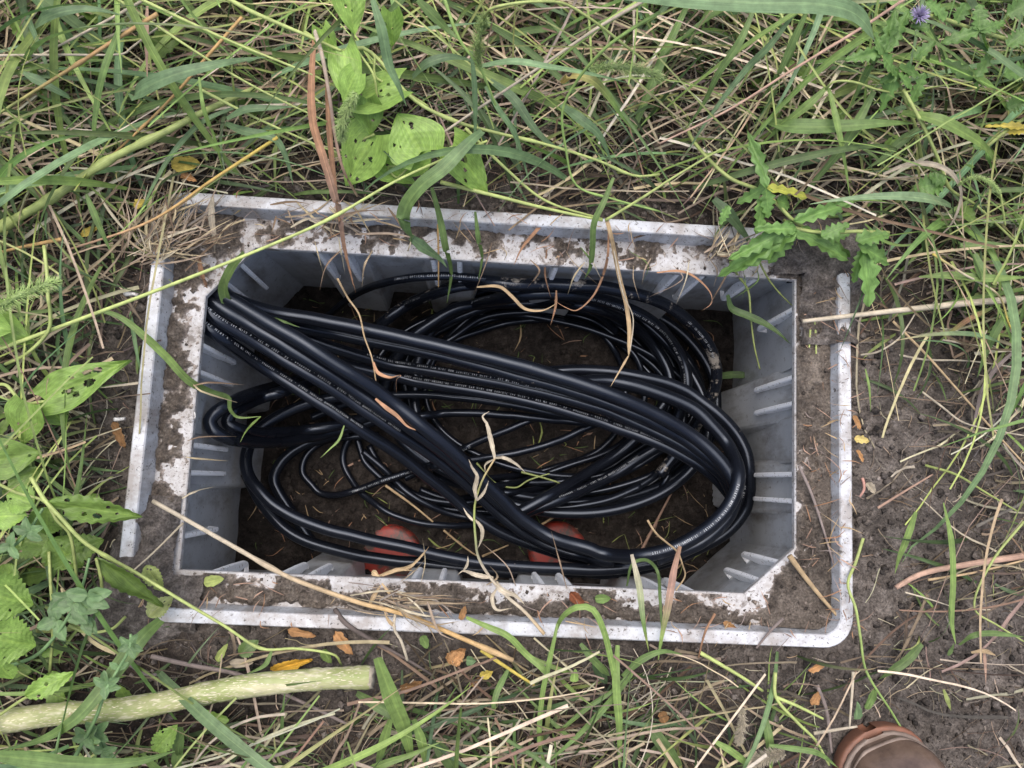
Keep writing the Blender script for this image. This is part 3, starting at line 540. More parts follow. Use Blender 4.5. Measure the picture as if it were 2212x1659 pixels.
# bottom sweep -------------------------------------------------------
cable('thick black cable making the wide loop at the lower left and along the bottom wall', [('A', 1150, 1040, -.27), ('A', 950, 1065, -.26), ('A', 760, 1130, -.25), ('A', 600, 1220, -.24), ('A', 500, 1320, -.23), ('A', 455, 1450, -.22), ('A', 470, 1560, -.21), ('E4', 960, 500, -.21), ('E4', 1080, 620, -.20), ('E4', 1300, 730, -.20), ('E4', 1600, 815, -.20), ('E4', 1900, 880, -.20), ('B', 800, 1355, -.20), ('B', 1200, 1410, -.20), ('B', 1600, 1430, -.20), ('D', 300, 1370, -.20), ('D', 640, 1330, -.20), ('D', 900, 1240, -.20), ('D', 1110, 1110, -.20), ('D', 1250, 960, -.20), ('D', 1320, 800, -.19), ('D', 1330, 650, -.18), ('D', 1280, 500, -.18), ('D', 1180, 350, -.18), ('D', 1000, 210, -.18), ('C', 1250, 970, -.18), ('C', 1000, 890, -.18), ('C', 750, 850, -.19), ('C', 450, 850, -.21), ('C', 150, 830, -.23)], RB, n=280, prints=[('03104 FEET', 'C', 1550, 1120, True, .3), ('CORNING RTS 600LBF - SR-SBQ2MR-288', 'D', 1330, 690, True, -.2)])
cable('thick black cable, lower of the two along the bottom wall', [('E4', 900, 420, -.25), ('E4', 1010, 620, -.25), ('E4', 1200, 800, -.24), ('E4', 1500, 905, -.24), ('E4', 1850, 965, -.23), ('B', 600, 1390, -.23), ('B', 900, 1425, -.23), ('B', 1300, 1455, -.23), ('B', 1700, 1450, -.23), ('D', 350, 1395, -.23), ('D', 700, 1340, -.23), ('D', 1000, 1220, -.22), ('D', 1230, 1090, -.21), ('D', 1370, 900, -.20), ('D', 1385, 700, -.19), ('D', 1350, 500, -.18), ('D', 1230, 310, -.17), ('D', 1050, 160, -.17), ('C', 1350, 910, -.17), ('C', 1100, 830, -.17), ('C', 800, 785, -.18), ('C', 480, 785, -.20), ('C', 150, 830, -.22)], RB, n=280)
# crossing bundle, left to right -------------------------------------
def ringend(z=-.2, dx=0): return [('D', 1255 + dx, 790, z), ('D', 1262 + dx, 880, z), ('D', 1200 + dx, 1010, z), ('D', 1000 + dx, 1180, z), ('D', 700, 1290, z - .02)]
cable('black cable with faint white print, lower edge of the crossing bundle', [('A', 240, 450, -.07), ('A', 600, 620, -.14), ('A', 900, 760, -.18), ('A', 1200, 850, -.20), ('B', 450, 140, -.21), ('B', 600, 180, -.21), ('B', 900, 225, -.20), ('B', 1300, 300, -.19), ('B', 1700, 410, -.18), ('B', 2000, 510, -.18), ('C', 1180, 1270, -.17), ('C', 1400, 1380, -.17), ('C', 1560, 1500, -.18), ('C', 1650, 1600, -.19)] + ringend(-.22)[1:], RB, prints=[(CORN, 'C', 1300, 1320, True, .45)], n=220)
cable('black cable with white print just above the lower edge of the crossing bundle', [('A', 380, 430, -.13), ('A', 700, 580, -.15), ('A', 1000, 700, -.17), ('A', 1300, 790, -.19), ('B', 450, 70, -.20), ('B', 700, 110, -.19), ('B', 1000, 160, -.18), ('B', 1400, 240, -.17), ('B', 1800, 350, -.16), ('C', 1000, 1120, -.16), ('C', 1200, 1210, -.16), ('C', 1400, 1320, -.16), ('C', 1580, 1460, -.18), ('C', 1660, 1580, -.19)] + ringend(-.21)[1:], RB, prints=[(CORN, 'C', 1060, 1160, True, .5)], n=220)
cable('plain black cable second from the top of the crossing bundle', [('A', 240, 380, -.10), ('A', 500, 470, -.12), ('A', 750, 560, -.14), ('A', 1000, 610, -.15), ('A', 1400, 690, -.15), ('A', 1800, 775, -.14), ('C', 170, 800, -.13), ('C', 400, 860, -.13), ('C', 700, 950, -.13), ('C', 1000, 1060, -.13), ('C', 1250, 1180, -.14), ('C', 1450, 1310, -.15), ('C', 1610, 1450, -.17), ('C', 1680, 1580, -.19)] + ringend(-.2)[1:], RB, n=220)
cable('topmost black cable of the crossing bundle with a bright sky sheen', [('A', 170, 310, -.06), ('A', 350, 385, -.08), ('A', 600, 470, -.10), ('A', 900, 520, -.10), ('A', 1250, 590, -.10), ('A', 1700, 690, -.10), ('C', 170, 725, -.10), ('C', 450, 805, -.10), ('C', 750, 900, -.10), ('C', 1000, 1000, -.11), ('C', 1250, 1120, -.12), ('C', 1450, 1250, -.14), ('C', 1600, 1390, -.16), ('C', 1690, 1540, -.18)] + ringend(-.19, 10)[1:], .0086, n=220)
# diagonal bundle ------------------------------------------------------
cable('black cable with white print, leftmost of the diagonal bundle', [('A', 150, 540, -.055), ('A', 280, 640, -.075), ('A', 480, 780, -.12), ('A', 750, 955, -.13), ('A', 1000, 1115, -.14), ('A', 1230, 1270, -.16), ('B', 400, 620, -.18), ('B', 600, 770, -.20), ('B', 800, 930, -.22), ('B', 1000, 1100, -.23), ('B', 1250, 1230, -.24), ('B', 1550, 1330, -.24), ('B', 1850, 1380, -.24), ('D', 500, 1330, -.24)], RB, prints=[(CORN, 'A', 1205, 1275, True, .55)], n=180)
cable('black cable with bold white print, second from the left of the diagonal bundle', [('A', 150, 430, -.052), ('A', 300, 550, -.065), ('A', 500, 665, -.08), ('A', 800, 845, -.09), ('A', 1100, 1030, -.11), ('A', 1400, 1235, -.13), ('B', 600, 610, -.16), ('B', 800, 760, -.18), ('B', 960, 900, -.20), ('B', 1120, 1050, -.21), ('B', 1300, 1190, -.22), ('B', 1500, 1290, -.22), ('B', 1800, 1370, -.22), ('D', 400, 1310, -.22)], RB, prints=[(CORN, 'A', 1440, 1300, True, .5)], n=180)
cable('plain black cable third from the left of the diagonal bundle', [('A', 150, 340, -.055), ('A', 300, 450, -.06), ('A', 500, 570, -.06), ('A', 800, 750, -.07), ('A', 1100, 940, -.09), ('A', 1400, 1150, -.11), ('B', 640, 560, -.14), ('B', 830, 710, -.16), ('B', 1000, 860, -.18), ('B', 1160, 1010, -.19), ('B', 1350, 1150, -.20), ('B', 1560, 1260, -.20), ('B', 1900, 1340, -.20), ('D', 500, 1290, -.20)], RB, n=180)
cable('glossy black cable on the right edge of the diagonal bundle, sweeping into the lower loop', [('A', 200, 300, -.05), ('A', 370, 400, -.055), ('A', 580, 530, -.055), ('A', 800, 655, -.055), ('A', 1050, 820, -.07), ('A', 1300, 975, -.09), ('A', 1500, 1125, -.11), ('B', 730, 565, -.13), ('B', 930, 745, -.15), ('B', 1110, 920, -.17), ('B', 1270, 1080, -.18), ('B', 1470, 1210, -.18), ('B', 1750, 1300, -.18), ('D', 300, 1250, -.18), ('D', 550, 1270, -.18), ('D', 800, 1220, -.18), ('D', 1050, 1090, -.18), ('D', 1210, 940, -.17), ('D', 1290, 780, -.16), ('D', 1300, 640, -.155), ('D', 1230, 470, -.15), ('D', 1120, 330, -.15), ('C', 1420, 1040, -.15), ('C', 1250, 960, -.15), ('C', 1000, 880, -.15), ('C', 800, 850, -.17), ('C', 500, 880, -.19)], .0086, prints=[(TAIL[-54:], 'C', 1770, 1560, True, .2)], n=260)

# ------------------------------------------------------------------ vegetation
GR = np.array([.125, .195, .062]); GB = np.array([.13, .205, .10]); YG = np.array([.33, .39, .13]); LG = np.array([.20, .295, .085]); DG = np.array([.06, .10, .035])
ST = np.array([.40, .30, .18]); TAN = np.array([.46, .34, .20]); BRN = np.array([.26, .15, .09]); ORG = np.array([.46, .30, .13]); PAL = np.array([.48, .42, .32]); PNK = np.array([.36, .24, .18]); GRY = np.array([.20, .165, .15])
YEL = np.array([.52, .42, .10])
def pts3(c, pl): return np.array([at(c, x, y, z) for x, y, z in pl])
def stem(label, c, pl, wpx, col, cat='shoot', name='weed_shoot', m=None, n=40, taper=.6, nodes=(), group=None):
    p = spline(pts3(c, pl), n); r = px(wpx, pl[0][2]) / 2 * np.linspace(1, taper, n); acc = Acc()
    for q in nodes:
        k = int(q * (n - 1)); r[max(k - 1, 0):k + 1] *= 1.35
    tube(acc, p, r, col, 8, rough=.06); o = acc.obj(name, m or M_STEM); return tag(o, label, cat, group)
def blade(label, c, pl, wpx, col, cat='grass shoot', name='grass_shoot', m=None, n=36, dry=False, group=None, **k):
    p = spline(pts3(c, pl), n); acc = Acc(); ribbon(acc, p, px(wpx, pl[0][2]) * (.82 if dry else 1), col if not dry else np.asarray(col) * .88, **k); o = acc.obj(name, m or (M_DRY if dry else M_BLADE)); return tag(o, label, cat, group)
s3 = .3333
# (label, crop, points(x,y,z), width in full-view px, colour, cat, name)
stem('thick pale green stem slanting across the upper left grass', 'T1', [(-60, 1510, .03), (340, 1280, .05), (700, 1040, .06), (1060, 860, .07), (1350, 710, .06), (1660, 570, .04)], 20, YG * .9, nodes=(.1, .28, .47, .62))
stem('long yellow green stem lying right across the top left corner of the box', 'E1', [(-700, 1090, .05), (0, 830, .06), (500, 640, .07), (1000, 440, .07), (1410, 260, .075), (1870, 0, .08), (2400, -230, .09)], 9, YG * 1.15, nodes=(.7,))
stem('light green stem crossing from the top edge down to the holed leaves', 'T1', [(880, -20, .14), (1500, 270, .13), (2010, 480, .12), (2212, 580, .11)], 8, YG)
stem('light green stem running parallel below the first near the broad blue green blade', 'T1', [(740, -20, .12), (1340, 380, .11), (1720, 600, .10), (2120, 790, .09)], 7, YG * .95)
stem('thin pale green stem under the broad blue green blade', 'T1', [(1300, 580, .08), (1650, 760, .07), (2030, 930, .06), (2212, 1000, .05)], 7, YG)
stem('pair member of pale stems above the holed leaves', 'T1', [(1460, -20, .15), (1620, 70, .15), (2010, 240, .14), (2212, 330, .13)], 11, YG * 1.05)
stem('pale green stem passing above the brown dry blade, ending in a vine', 'T2', [(0, 210, .12), (200, 330, .12), (400, 320, .11), (700, 640, .10), (960, 780, .09), (1240, 860, .08), (1540, 930, .07), (1900, 1040, .06), (2140, 1140, .05), (2300, 1130, .05)], 10, YG, nodes=(.45, .65, .9))
stem('yellow green stem, upper arm meeting at the node over the top rim', 'T2', [(1040, 830, .06), (1290, 1080, .05), (1560, 1300, .04), (1930, 1420, .03)], 8, YG)
stem('yellow green stem, lower arm meeting at the node over the top rim', 'T2', [(880, 1180, .05), (1200, 1260, .05), (1560, 1350, .04), (1930, 1430, .03)], 10, YG)
stem('yellow green stem, right arm leaving the node over the top rim', 'E2', [(1080, 265, .03), (1300, 130, .05), (1500, 0, .06), (1800, -180, .08)], 7, YG)
stem('green arching stem of the upper middle, bending over like a hoop', 'T2', [(2300, 80, .22), (2100, 200, .2), (1940, 320, .18), (1760, 530, .14), (1670, 720, .11), (1690, 950, .08), (1760, 1200, .05), (2000, 1290, .04), (2300, 1370, .03)], 9, LG * 1.2, nodes=(.8,))
stem('green stem dropping from the top edge beside the upright foxtail', 'T2', [(900, -20, .2), (1000, 250, .18), (1130, 430, .16), (1190, 560, .14), (1240, 690, .12)], 9, LG * 1.3)
stem('pale tan straw slanting over the holed leaves up to the top edge', 'T2', [(2260, -30, .16), (1900, 180, .14), (1560, 410, .12), (1100, 720, .10), (620, 1050, .07)], 9, PAL * .85, 'straw', 'straw', M_DRY)
stem('reddish tan straw slanting from the top edge in the upper right', 'T3', [(1460, -20, .18), (1160, 180, .15), (700, 460, .12), (300, 710, .10), (-150, 930, .07)], 8, PNK * 1.35, 'straw', 'straw', M_DRY)
stem('pale straw slanting down to the left edge at the very top left', 'T1', [(950, -10, .1), (700, 130, .09), (50, 470, .07)], 7, PAL, 'straw', 'straw', M_DRY)
stem('pale kinked straw, horizontal then rising, near the left edge', 'T1', [(-40, 360, .08), (400, 355, .08), (800, 350, .08), (850, 310, .08), (1190, 50, .09)], 6, PAL, 'straw', 'straw', M_DRY)
stem('orange topped stem turning green towards the left edge', 'T1', [(1020, 90, .12), (760, 250, .11), (480, 430, .1), (0, 730, .07)], 10, np.array([ORG, ORG * .8, YG * .8, YG * .8]), nodes=(.5,))
stem('orange brown straw crossing under the broad blue green blade', 'T1', [(1570, 110, .1), (1340, 370, .09), (1180, 560, .08), (1000, 750, .07), (700, 1030, .04)], 8, ORG, 'straw', 'straw', M_DRY, nodes=(.75,))
stem('yellow straw ending over the top left corner of the lip', 'T1', [(1800, 890, .06), (1400, 1150, .05), (980, 1430, .04), (440, 1620, .02)], 8, np.array([YEL, YEL, ORG, PNK]), 'straw', 'straw', M_DRY)
stem('short orange straw at the left edge', 'T1', [(400, 1550, .03), (150, 1600, .03), (-60, 1650, .02)], 9, ORG, 'straw', 'straw', M_DRY)
stem('long yellowish straw lying from the left ledge across the bottom rim', 'E4', [(320, 590, .0), (500, 690, .01), (800, 860, .02), (1100, 1030, .02), (1230, 1090, .02), (1600, 1220, .015), (1900, 1300, .01), (2212, 1430, .012), (2560, 1580, .01)], 9, np.array([PAL, PAL * .9, TAN, ORG * 1.1, TAN, TAN]), 'straw', 'straw', M_DRY, taper=1.1, nodes=(.38, .95))
stem('bright yellow straw stub following the long straw below the box', 'BM', [(905, 590, .0), (1050, 690, 0), (1250, 820, -.005)], 9, YEL * 1.05, 'straw', 'straw', M_DRY)
stem('bright green stem from the left plants over the bottom left corner of the box', 'BL', [(180, -30, .09), (260, 100, .09), (350, 200, .09), (500, 355, .08), (800, 530, .06), (1080, 700, .05), (1300, 830, .04), (1520, 965, .03), (1720, 965, .025), (1940, 1000, .02), (1984, 1060, .005)], 9, YG * 1.05, nodes=(.3, .75), n=60)
stem('ragged pale dry stalk pointing left over the right rim', 'R', [(100, 440, .004), (400, 405, .012), (900, 350, .02), (1300, 310, .02), (1650, 290, .02)], 9, PAL * 1.05, 'stalk', 'dry_stalk', M_DRY, taper=2.0)
stem('long tan straw running diagonally down the right hand soil', 'R', [(690, 440, .01), (900, 650, .01), (1150, 930, .01), (1300, 1100, .01), (1600, 1430, .01)], 6, TAN, 'straw', 'straw', M_DRY)
stem('yellowish bent straw at the far right below the grass', 'R', [(950, 0, .06), (1150, 130, .05), (1380, 270, .04), (1460, 480, .03), (1600, 600, .02)], 6, np.array([YEL, PAL, YEL, TAN]), 'straw', 'straw', M_DRY)
stem('curved grey twig hooking under the ragged stalk', 'R', [(480, 660, .0), (590, 640, .01), (720, 560, .015), (780, 480, .02), (835, 390, .02)], 5, PAL * .8, 'twig', 'twig', M_DRY)
stem('straight pale straw on bare soil right of the box, upper', 'R', [(730, 660, 0), (900, 690, .005), (1200, 700, .005), (1600, 760, .01)], 5, PAL * .9, 'straw', 'straw', M_DRY)
stem('thin pale straw reaching the right edge under the grass', 'R', [(1010, 560, .01), (1300, 610, .01), (1600, 660, .02)], 5, PAL, 'straw', 'straw', M_DRY)
stem('thin straw curving through the middle of the right hand soil', 'R', [(880, 900, 0), (1000, 990, .005), (1150, 1100, .01), (1400, 1160, .01), (1600, 1195, .01)], 5, PAL * .9, 'straw', 'straw', M_DRY)
stem('greenish straw slanting into the lower right litter', 'R', [(900, 1380, 0), (1100, 1440, .01), (1300, 1560, .01), (1500, 1680, .01)], 6, YG * .8, 'straw', 'straw', M_DRY)
stem('brown twig rising diagonally toward the right edge below the middle', 'R', [(590, 1659, -.005), (750, 1560, 0), (950, 1440, .0)], 6, PNK, 'twig', 'twig', M_DRY)
stem('wide tan stalk lying flat at the right edge', 'BR', [(1380, 490, -.005), (1550, 400, 0), (1850, 340, 0), (2300, 270, 0)], 11, PNK * 1.2, 'stalk', 'dry_stalk', M_DRY, taper=1.4)
stem('slim straw lying parallel under the wide tan stalk', 'BR', [(1590, 440, 0), (1900, 390, .0), (2300, 290, .005)], 6, TAN, 'straw', 'straw', M_DRY)
stem('pale fine straw pointing down right in the bare lower right soil', 'BR', [(1440, 520, 0), (1600, 565, 0), (1740, 612, 0)], 4, PAL, 'straw', 'straw', M_DRY)
stem('long green stem running down beside the rounded corner of the box', 'BR', [(1170, 170, .0), (1120, 330, .0), (1070, 470, .01), (1120, 620, .012), (1150, 800, .01), (1190, 1030, .005), (1350, 1290, 0), (1460, 1470, 0)], 7, np.array([YG * .9, YG, LG, LG * .8]))
stem('chunky yellow green stem under the bottom rim at the right', 'BR', [(110, 910, .0), (250, 990, .005), (400, 1080, .005), (520, 1160, 0)], 9, YG * 1.1)
stem('yellow green stem leading down to the boot', 'BR', [(600, 1040, .02), (605, 1200, .02), (750, 1370, .02), (860, 1480, .015), (950, 1640, .01)], 8, YG)
stem('yellow stem forking right above the boot', 'BR', [(605, 1200, .02), (750, 1260, .02), (910, 1340, .015)], 8, YG * 1.1)
stem('weathered grey stick standing left of the boot', 'BR', [(870, 1120, .0), (930, 1280, .0), (965, 1560, -.005)], 9, GRY, 'stick', 'stick', M_DRY)
stem('pale upright straw beside the weathered grey stick', 'BR', [(1105, 1035, 0), (1095, 1200, 0), (1080, 1400, 0)], 7, PAL, 'straw', 'straw', M_DRY)
stem('pale straw lying level against the boot toe', 'BR', [(850, 1435, .01), (1000, 1410, .01), (1130, 1390, .01)], 8, PAL * .9, 'straw', 'straw', M_DRY)
stem('green zigzag stem in the lower right', 'BR', [(2212, 60, .03), (2000, 330, .02), (1890, 620, .01), (2050, 740, .01), (2212, 840, .01)], 6, YG * .95)
stem('speckled tan stick resting in the bottom right corner of the rim', 'E6', [(1490, 900, -.012), (1600, 1050, -.012), (1720, 1200, -.012), (1850, 1350, -.010)], 13, TAN * .8, 'stick', 'stick', M_DRY, taper=.5)
stem('long grey brown twig lying down the right channel of the rim', 'E6', [(1560, 250, -.012), (1650, 450, -.014), (1740, 720, -.014), (1830, 1030, -.014)], 7, GRY * 1.2, 'twig', 'twig', M_DRY)
stem('short grey stick across the bottom lip', 'E6', [(1440, 1355, .0), (1340, 1460, .004), (1250, 1570, 0)], 7, GRY, 'stick', 'stick', M_DRY)
stem('brown twig leaning on the bottom lip left of the short grey stick', 'E6', [(950, 1320, .01), (880, 1450, .01), (830, 1640, 0)], 6, BRN, 'twig', 'twig', M_DRY)
stem('dark root like stick reaching over the bottom lip at the left', 'BM', [(-40, 330, -.01), (30, 420, .004), (200, 530, -.004), (420, 650, -.006), (600, 760, -.008)], 11, GRY * .6, 'stick', 'stick', M_DRY, taper=.5)
stem('long grey brown twig lying under the thick stalk', 'BL', [(880, 1010, .0), (1100, 1060, .0), (1400, 1120, .0), (1700, 1250, 0), (2050, 1420, -.005)], 10, GRY * 1.1, 'twig', 'twig', M_DRY)
stem('thin straw crossing the left ledge low down', 'BL', [(1065, 235, 0), (900, 400, .0), (800, 490, .01), (660, 610, .01)], 5, PAL * .8, 'straw', 'straw', M_DRY)
stem('green stem with a swollen joint hanging inside the top right corner', 'E3', [(1060, 240, .0), (1110, 330, -.03), (1190, 450, -.05), (1210, 650, -.07), (1235, 850, -.09), (1275, 1020, -.11)], 6, YG * .8, nodes=(.3,))
stem('second green stem hanging inside the top right corner nearer the wall', 'E3', [(1260, 220, 0), (1340, 370, -.03), (1420, 470, -.05), (1515, 565, -.06)], 5, YG * .8, nodes=(.75,))
for i, (pl, w, lab) in enumerate((([(190, 0, -.02), (205, 200, -.02), (180, 350, -.02), (185, 520, -.02), (190, 680, -.02)], 7, 'yellow green straw standing in the right rim channel, longer of two'), ([(150, 495, -.02), (145, 580, -.02), (140, 670, -.02)], 5, 'yellow green straw in the right rim channel, shorter of two'))):
    stem(lab, 'R', pl, w, YG * .95, 'straw', 'straw')
stem('kinked straw lying on the floor beside the left red plug', 'B', [(370, 870, -.31), (550, 1000, -.31), (690, 1115, -.31)], 6, TAN * .8, 'straw', 'straw', M_DRY)
stem('straw lying on the floor right of the left red plug', 'B', [(760, 1170, -.32), (880, 1270, -.32), (985, 1345, -.31)], 5, TAN * .7, 'straw', 'straw', M_DRY)
stem('pale straw touching the upper left of the right red plug', 'B', [(1380, 1155, -.30), (1500, 1080, -.29), (1620, 1000, -.28)], 6, TAN * .9, 'straw', 'straw', M_DRY)
stem('short straw on the floor under the dangling stem', 'B', [(1020, 1345, -.30), (1100, 1310, -.31), (1195, 1270, -.31)], 5, TAN * .8, 'straw', 'straw', M_DRY)
stem('long dull straw on the floor in the lower right of the box', 'D', [(590, 1250, -.32), (720, 1000, -.325), (830, 790, -.33)], 7, PNK * .8, 'straw', 'straw', M_DRY)
stem('bent green stalk lying on the coil in the middle of the box', 'B', [(980, 720, -.27), (1100, 850, -.27), (1240, 885, -.27), (1330, 835, -.27), (1470, 790, -.27)], 5, YG * .6)
stem('bent green stalk pointing right over the thin cables', 'B', [(1280, 780, -.27), (1450, 825, -.27), (1600, 875, -.27)], 5, YG * .6)
stem('crooked brown root dangling over the lower right loop', 'D', [(645, 1010, -.1), (680, 1070, -.1), (720, 1120, -.1), (780, 1170, -.09), (860, 1240, -.07), (900, 1340, -.05), (915, 1420, -.03), (850, 1520, -.02)], 5, TAN * .8, 'root', 'root', M_DRY)
# blades
blade('broad blue green blade arching in the upper left', 'T1', [(930, 660, .07), (870, 620, .09), (960, 560, .11), (1120, 490, .12), (1350, 430, .12), (1560, 390, .11), (1720, 370, .1)], 42, GB * 1.05, fold=.15, tip=.75)
blade('wide grey green blade curled near the top left corner', 'T1', [(230, 190, .1), (280, 130, .12), (400, 80, .13), (600, 60, .13), (800, 100, .12)], 34, GB * .9, tip=.8)
blade('upright bright green blade in the upper left', 'T1', [(800, 120, .12), (740, 280, .11), (670, 480, .1), (630, 680, .08), (615, 880, .06), (680, 1040, .03)], 18, GR * 1.2, tip=.5)
blade('green blade lying left of the brown vertical leaf', 'T1', [(150, 470, .08), (300, 550, .08), (430, 620, .07), (540, 670, .05)], 24, GB, tip=.9, base=.3)
blade('tall green blade crossing the thick pale stem', 'T1', [(1290, 500, .12), (1320, 700, .11), (1390, 900, .08), (1450, 1130, .03)], 10, LG * 1.1)
blade('blue green blade pointing right near the thick pale stem tip', 'T1', [(1470, 770, .07), (1600, 710, .08), (1750, 700, .08), (1930, 690, .07)], 18, GB)
blade('blue green blade tip just below the previous one', 'T1', [(1460, 800, .05), (1580, 850, .06), (1780, 900, .06), (1850, 1010, .05), (1900, 1200, .03)], 20, GB)
blade('thin green blade leaning left of the yellow leaf', 'T1', [(1540, 690, .06), (1330, 780, .06), (1180, 920, .05), (1050, 1100, .04), (850, 1500, .01)], 13, GB)
blade('slim green blade crossing the far left grass', 'T1', [(560, 1260, .05), (630, 1430, .04), (730, 1659, .02)], 15, GR)
blade('large brown dry blade hanging from above down over the top rim', 'F', [(682, 66, .12), (674, 160, .12), (676, 260, .11), (700, 345, .10), (722, 420, .08), (735, 470, .05), (745, 540, .01), (768, 632, -.04)], 22, np.array([BRN * 1.6, BRN * 1.3, BRN * 1.2, PNK, BRN * 1.4, BRN * 1.2]), dry=True, fold=.5, tip=.5, n=60, crumple=.08)
stem('pale woody stem running beside the large brown dry blade', 'T2', [(60, 190, .14), (110, 350, .14), (160, 620, .12), (200, 900, .09), (250, 1100, .07), (340, 1270, .03)], 10, np.array([PAL, PAL, PNK, TAN]), 'straw', 'straw', M_DRY)
blade('second brown dry blade beside the large one reaching the top ledge', 'T2', [(140, 500, .1), (160, 850, .08), (190, 1150, .06), (220, 1400, .03), (280, 1659, -.01)], 16, BRN * 1.3, dry=True, fold=.5, crumple=.08)
blade('brown vertical dry leaf near the top left', 'T1', [(955, 40, .1), (950, 250, .09), (955, 530, .07)], 13, PNK * 1.2, dry=True)
blade('broad green blade folding down over the top rim', 'T2', [(1150, 850, .09), (1060, 930, .1), (900, 1090, .1), (760, 1200, .09), (660, 1330, .07), (640, 1440, .05), (690, 1540, .02), (850, 1640, -.01)], 33, np.array([GB, GB, GR * 1.1, GR * 1.1, GB]), fold=.2, tip=.35, n=50)
blade('folded green blade tip on the top ledge', 'E1', [(1920, 370, .02), (2010, 440, .005), (2110, 510, -.02), (2150, 560, -.03)], 28, GB, tip=.8)
blade('long pale blue green blade pointing right in the upper middle', 'T2', [(1130, 430, .14), (1350, 400, .15), (1560, 430, .15), (1850, 480, .14), (2130, 545, .12)], 18, GB * 1.45, tip=.8, fold=.3)
blade('long green blade falling to the right of the holed leaves', 'T2', [(1170, 560, .13), (1250, 700, .12), (1350, 850, .1), (1410, 1020, .07), (1460, 1200, .04)], 14, GB * 1.25)
blade('blue green blade hanging straight beside the holed leaves', 'T2', [(1080, 330, .15), (1100, 560, .13), (1105, 800, .1), (1095, 1010, .07)], 13, GB * 1.1)
blade('drooping blue green blade tip above the holed leaves', 'T2', [(440, 0, .2), (500, 200, .19), (545, 420, .17), (600, 540, .16), (660, 690, .14)], 24, GB * 1.2, tip=.5)
blade('blue green arching blade behind the upright foxtail', 'T2', [(700, 500, .08), (800, 410, .1), (950, 370, .1), (1110, 400, .08)], 22, GB * .8)
blade('leafy blade pointing to the green stem near the top', 'T2', [(730, 0, .18), (850, 120, .17), (930, 200, .16), (1000, 260, .16)], 26, GR * .95)
blade('green blade with an orange tip bending in the upper middle', 'T2', [(1665, 540, .08), (1740, 490, .11), (1860, 520, .12), (1960, 620, .11), (2050, 750, .09), (2130, 850, .07)], 22, np.array([ORG, LG, GR * 1.1, GR, GR]), tip=.6)
blade('blue green blade arching right of centre', 'T2', [(1660, 680, .08), (1780, 770, .09), (1900, 870, .08), (1990, 1050, .05)], 24, GB)
blade('dark green blade diagonal in the middle grass', 'T2', [(1200, 520, .06), (1350, 640, .07), (1500, 850, .06), (1620, 950, .05), (1740, 960, .04)], 22, GB * .8)
blade('dark green blade at the node over the rim, pointing down', 'E2', [(1130, 0, .05), (1070, 150, .05), (1010, 280, .04), (1000, 420, .02), (985, 560, -.01), (950, 630, -.03)], 14, GR, tip=.3)
blade('green blade hanging over the top rim near the orange straw, left', 'E2', [(0, 60, .05), (50, 250, .03), (85, 430, .01), (120, 600, -.04), (95, 780, -.08)], 16, GR * .9)
blade('green blade hanging over the top rim, right of the orange straw', 'E2', [(270, 210, .03), (290, 380, .01), (312, 500, -.02), (290, 640, -.05)], 11, GR)
stem('orange straw hanging over the top ledge', 'E2', [(38, 290, .0), (42, 500, -.02), (42, 680, -.06)], 5, ORG * .9, 'straw', 'straw', M_DRY)
blade('huge green blade arching across the very top right', 'T3', [(-500, -60, .22), (0, -10, .24), (500, 20, .25), (900, 30, .25), (1100, 80, .24), (1210, 190, .22), (1260, 330, .18)], 52, GB * 1.2, tip=.2, base=.7, fold=.12)
blade('long wide green blade lying level in the upper right', 'T3', [(540, 790, .05), (700, 820, .08), (1000, 820, .09), (1300, 800, .09), (1500, 800, .07)], 36, GR * 1.1, base=.9, tip=.7)
blade('wide green blade curving down to the right edge', 'T3', [(1420, 730, .08), (1650, 780, .1), (1850, 880, .09), (1980, 980, .07), (2040, 1130, .04)], 32, LG * .85)
for j, (pl, w, c_, lab) in enumerate((
    ([(460, 60, .15), (370, 270, .14), (230, 480, .12), (130, 680, .09), (0, 860, .06)], 19, GR, 'long straight green blade, leftmost of the upper right fan'),
    ([(800, 80, .15), (700, 300, .13), (620, 480, .11), (500, 660, .07)], 18, GR, 'long straight green blade, second in the upper right fan'),
    ([(720, 90, .14), (560, 300, .12), (420, 440, .1), (180, 750, .07), (0, 1030, .04)], 17, GB, 'blue green blade crossing the second of the fan'),
    ([(1390, 60, .14), (1310, 250, .13), (1200, 450, .1), (1060, 750, .06)], 26, GR * 1.1, 'broad straight green blade rising right in the upper right'),
    ([(930, 570, .1), (800, 690, .09), (650, 810, .07), (480, 960, .04)], 20, LG * .9, 'green blade falling left from the sharp bend'),
    ([(945, 570, .1), (990, 760, .1), (1030, 950, .09), (1060, 1120, .07), (1085, 1290, .05)], 16, LG, 'green blade falling straight down from the sharp bend'),
    ([(1240, 590, .09), (1160, 740, .08), (1040, 950, .07), (900, 1120, .05), (760, 1300, .03), (690, 1390, .02)], 24, GR, 'green blade slanting left down towards the thistle'),
    ([(1530, 830, .06), (1400, 930, .05), (1290, 1030, .04), (1180, 1100, .03)], 22, GR * .9, 'short broad green blade under the level one'),
    ([(200, 1290, .03), (290, 1380, .03), (400, 1520, .01), (470, 1620, 0)], 30, GB * .7, 'dark broad blade touching the top lip'),
    ([(1800, 1590, .03), (2000, 1590, .04), (2212, 1610, .04)], 20, GR * 1.1, 'green blade level at the right edge'),
    ([(1180, 1450, .04), (1300, 1560, .03), (1450, 1590, .03), (1640, 1520, .04)], 9, LG * .8, 'thin green blade curving like a bowl near the right'))):
    blade(lab, 'T3', pl, w, c_, tip=.7)
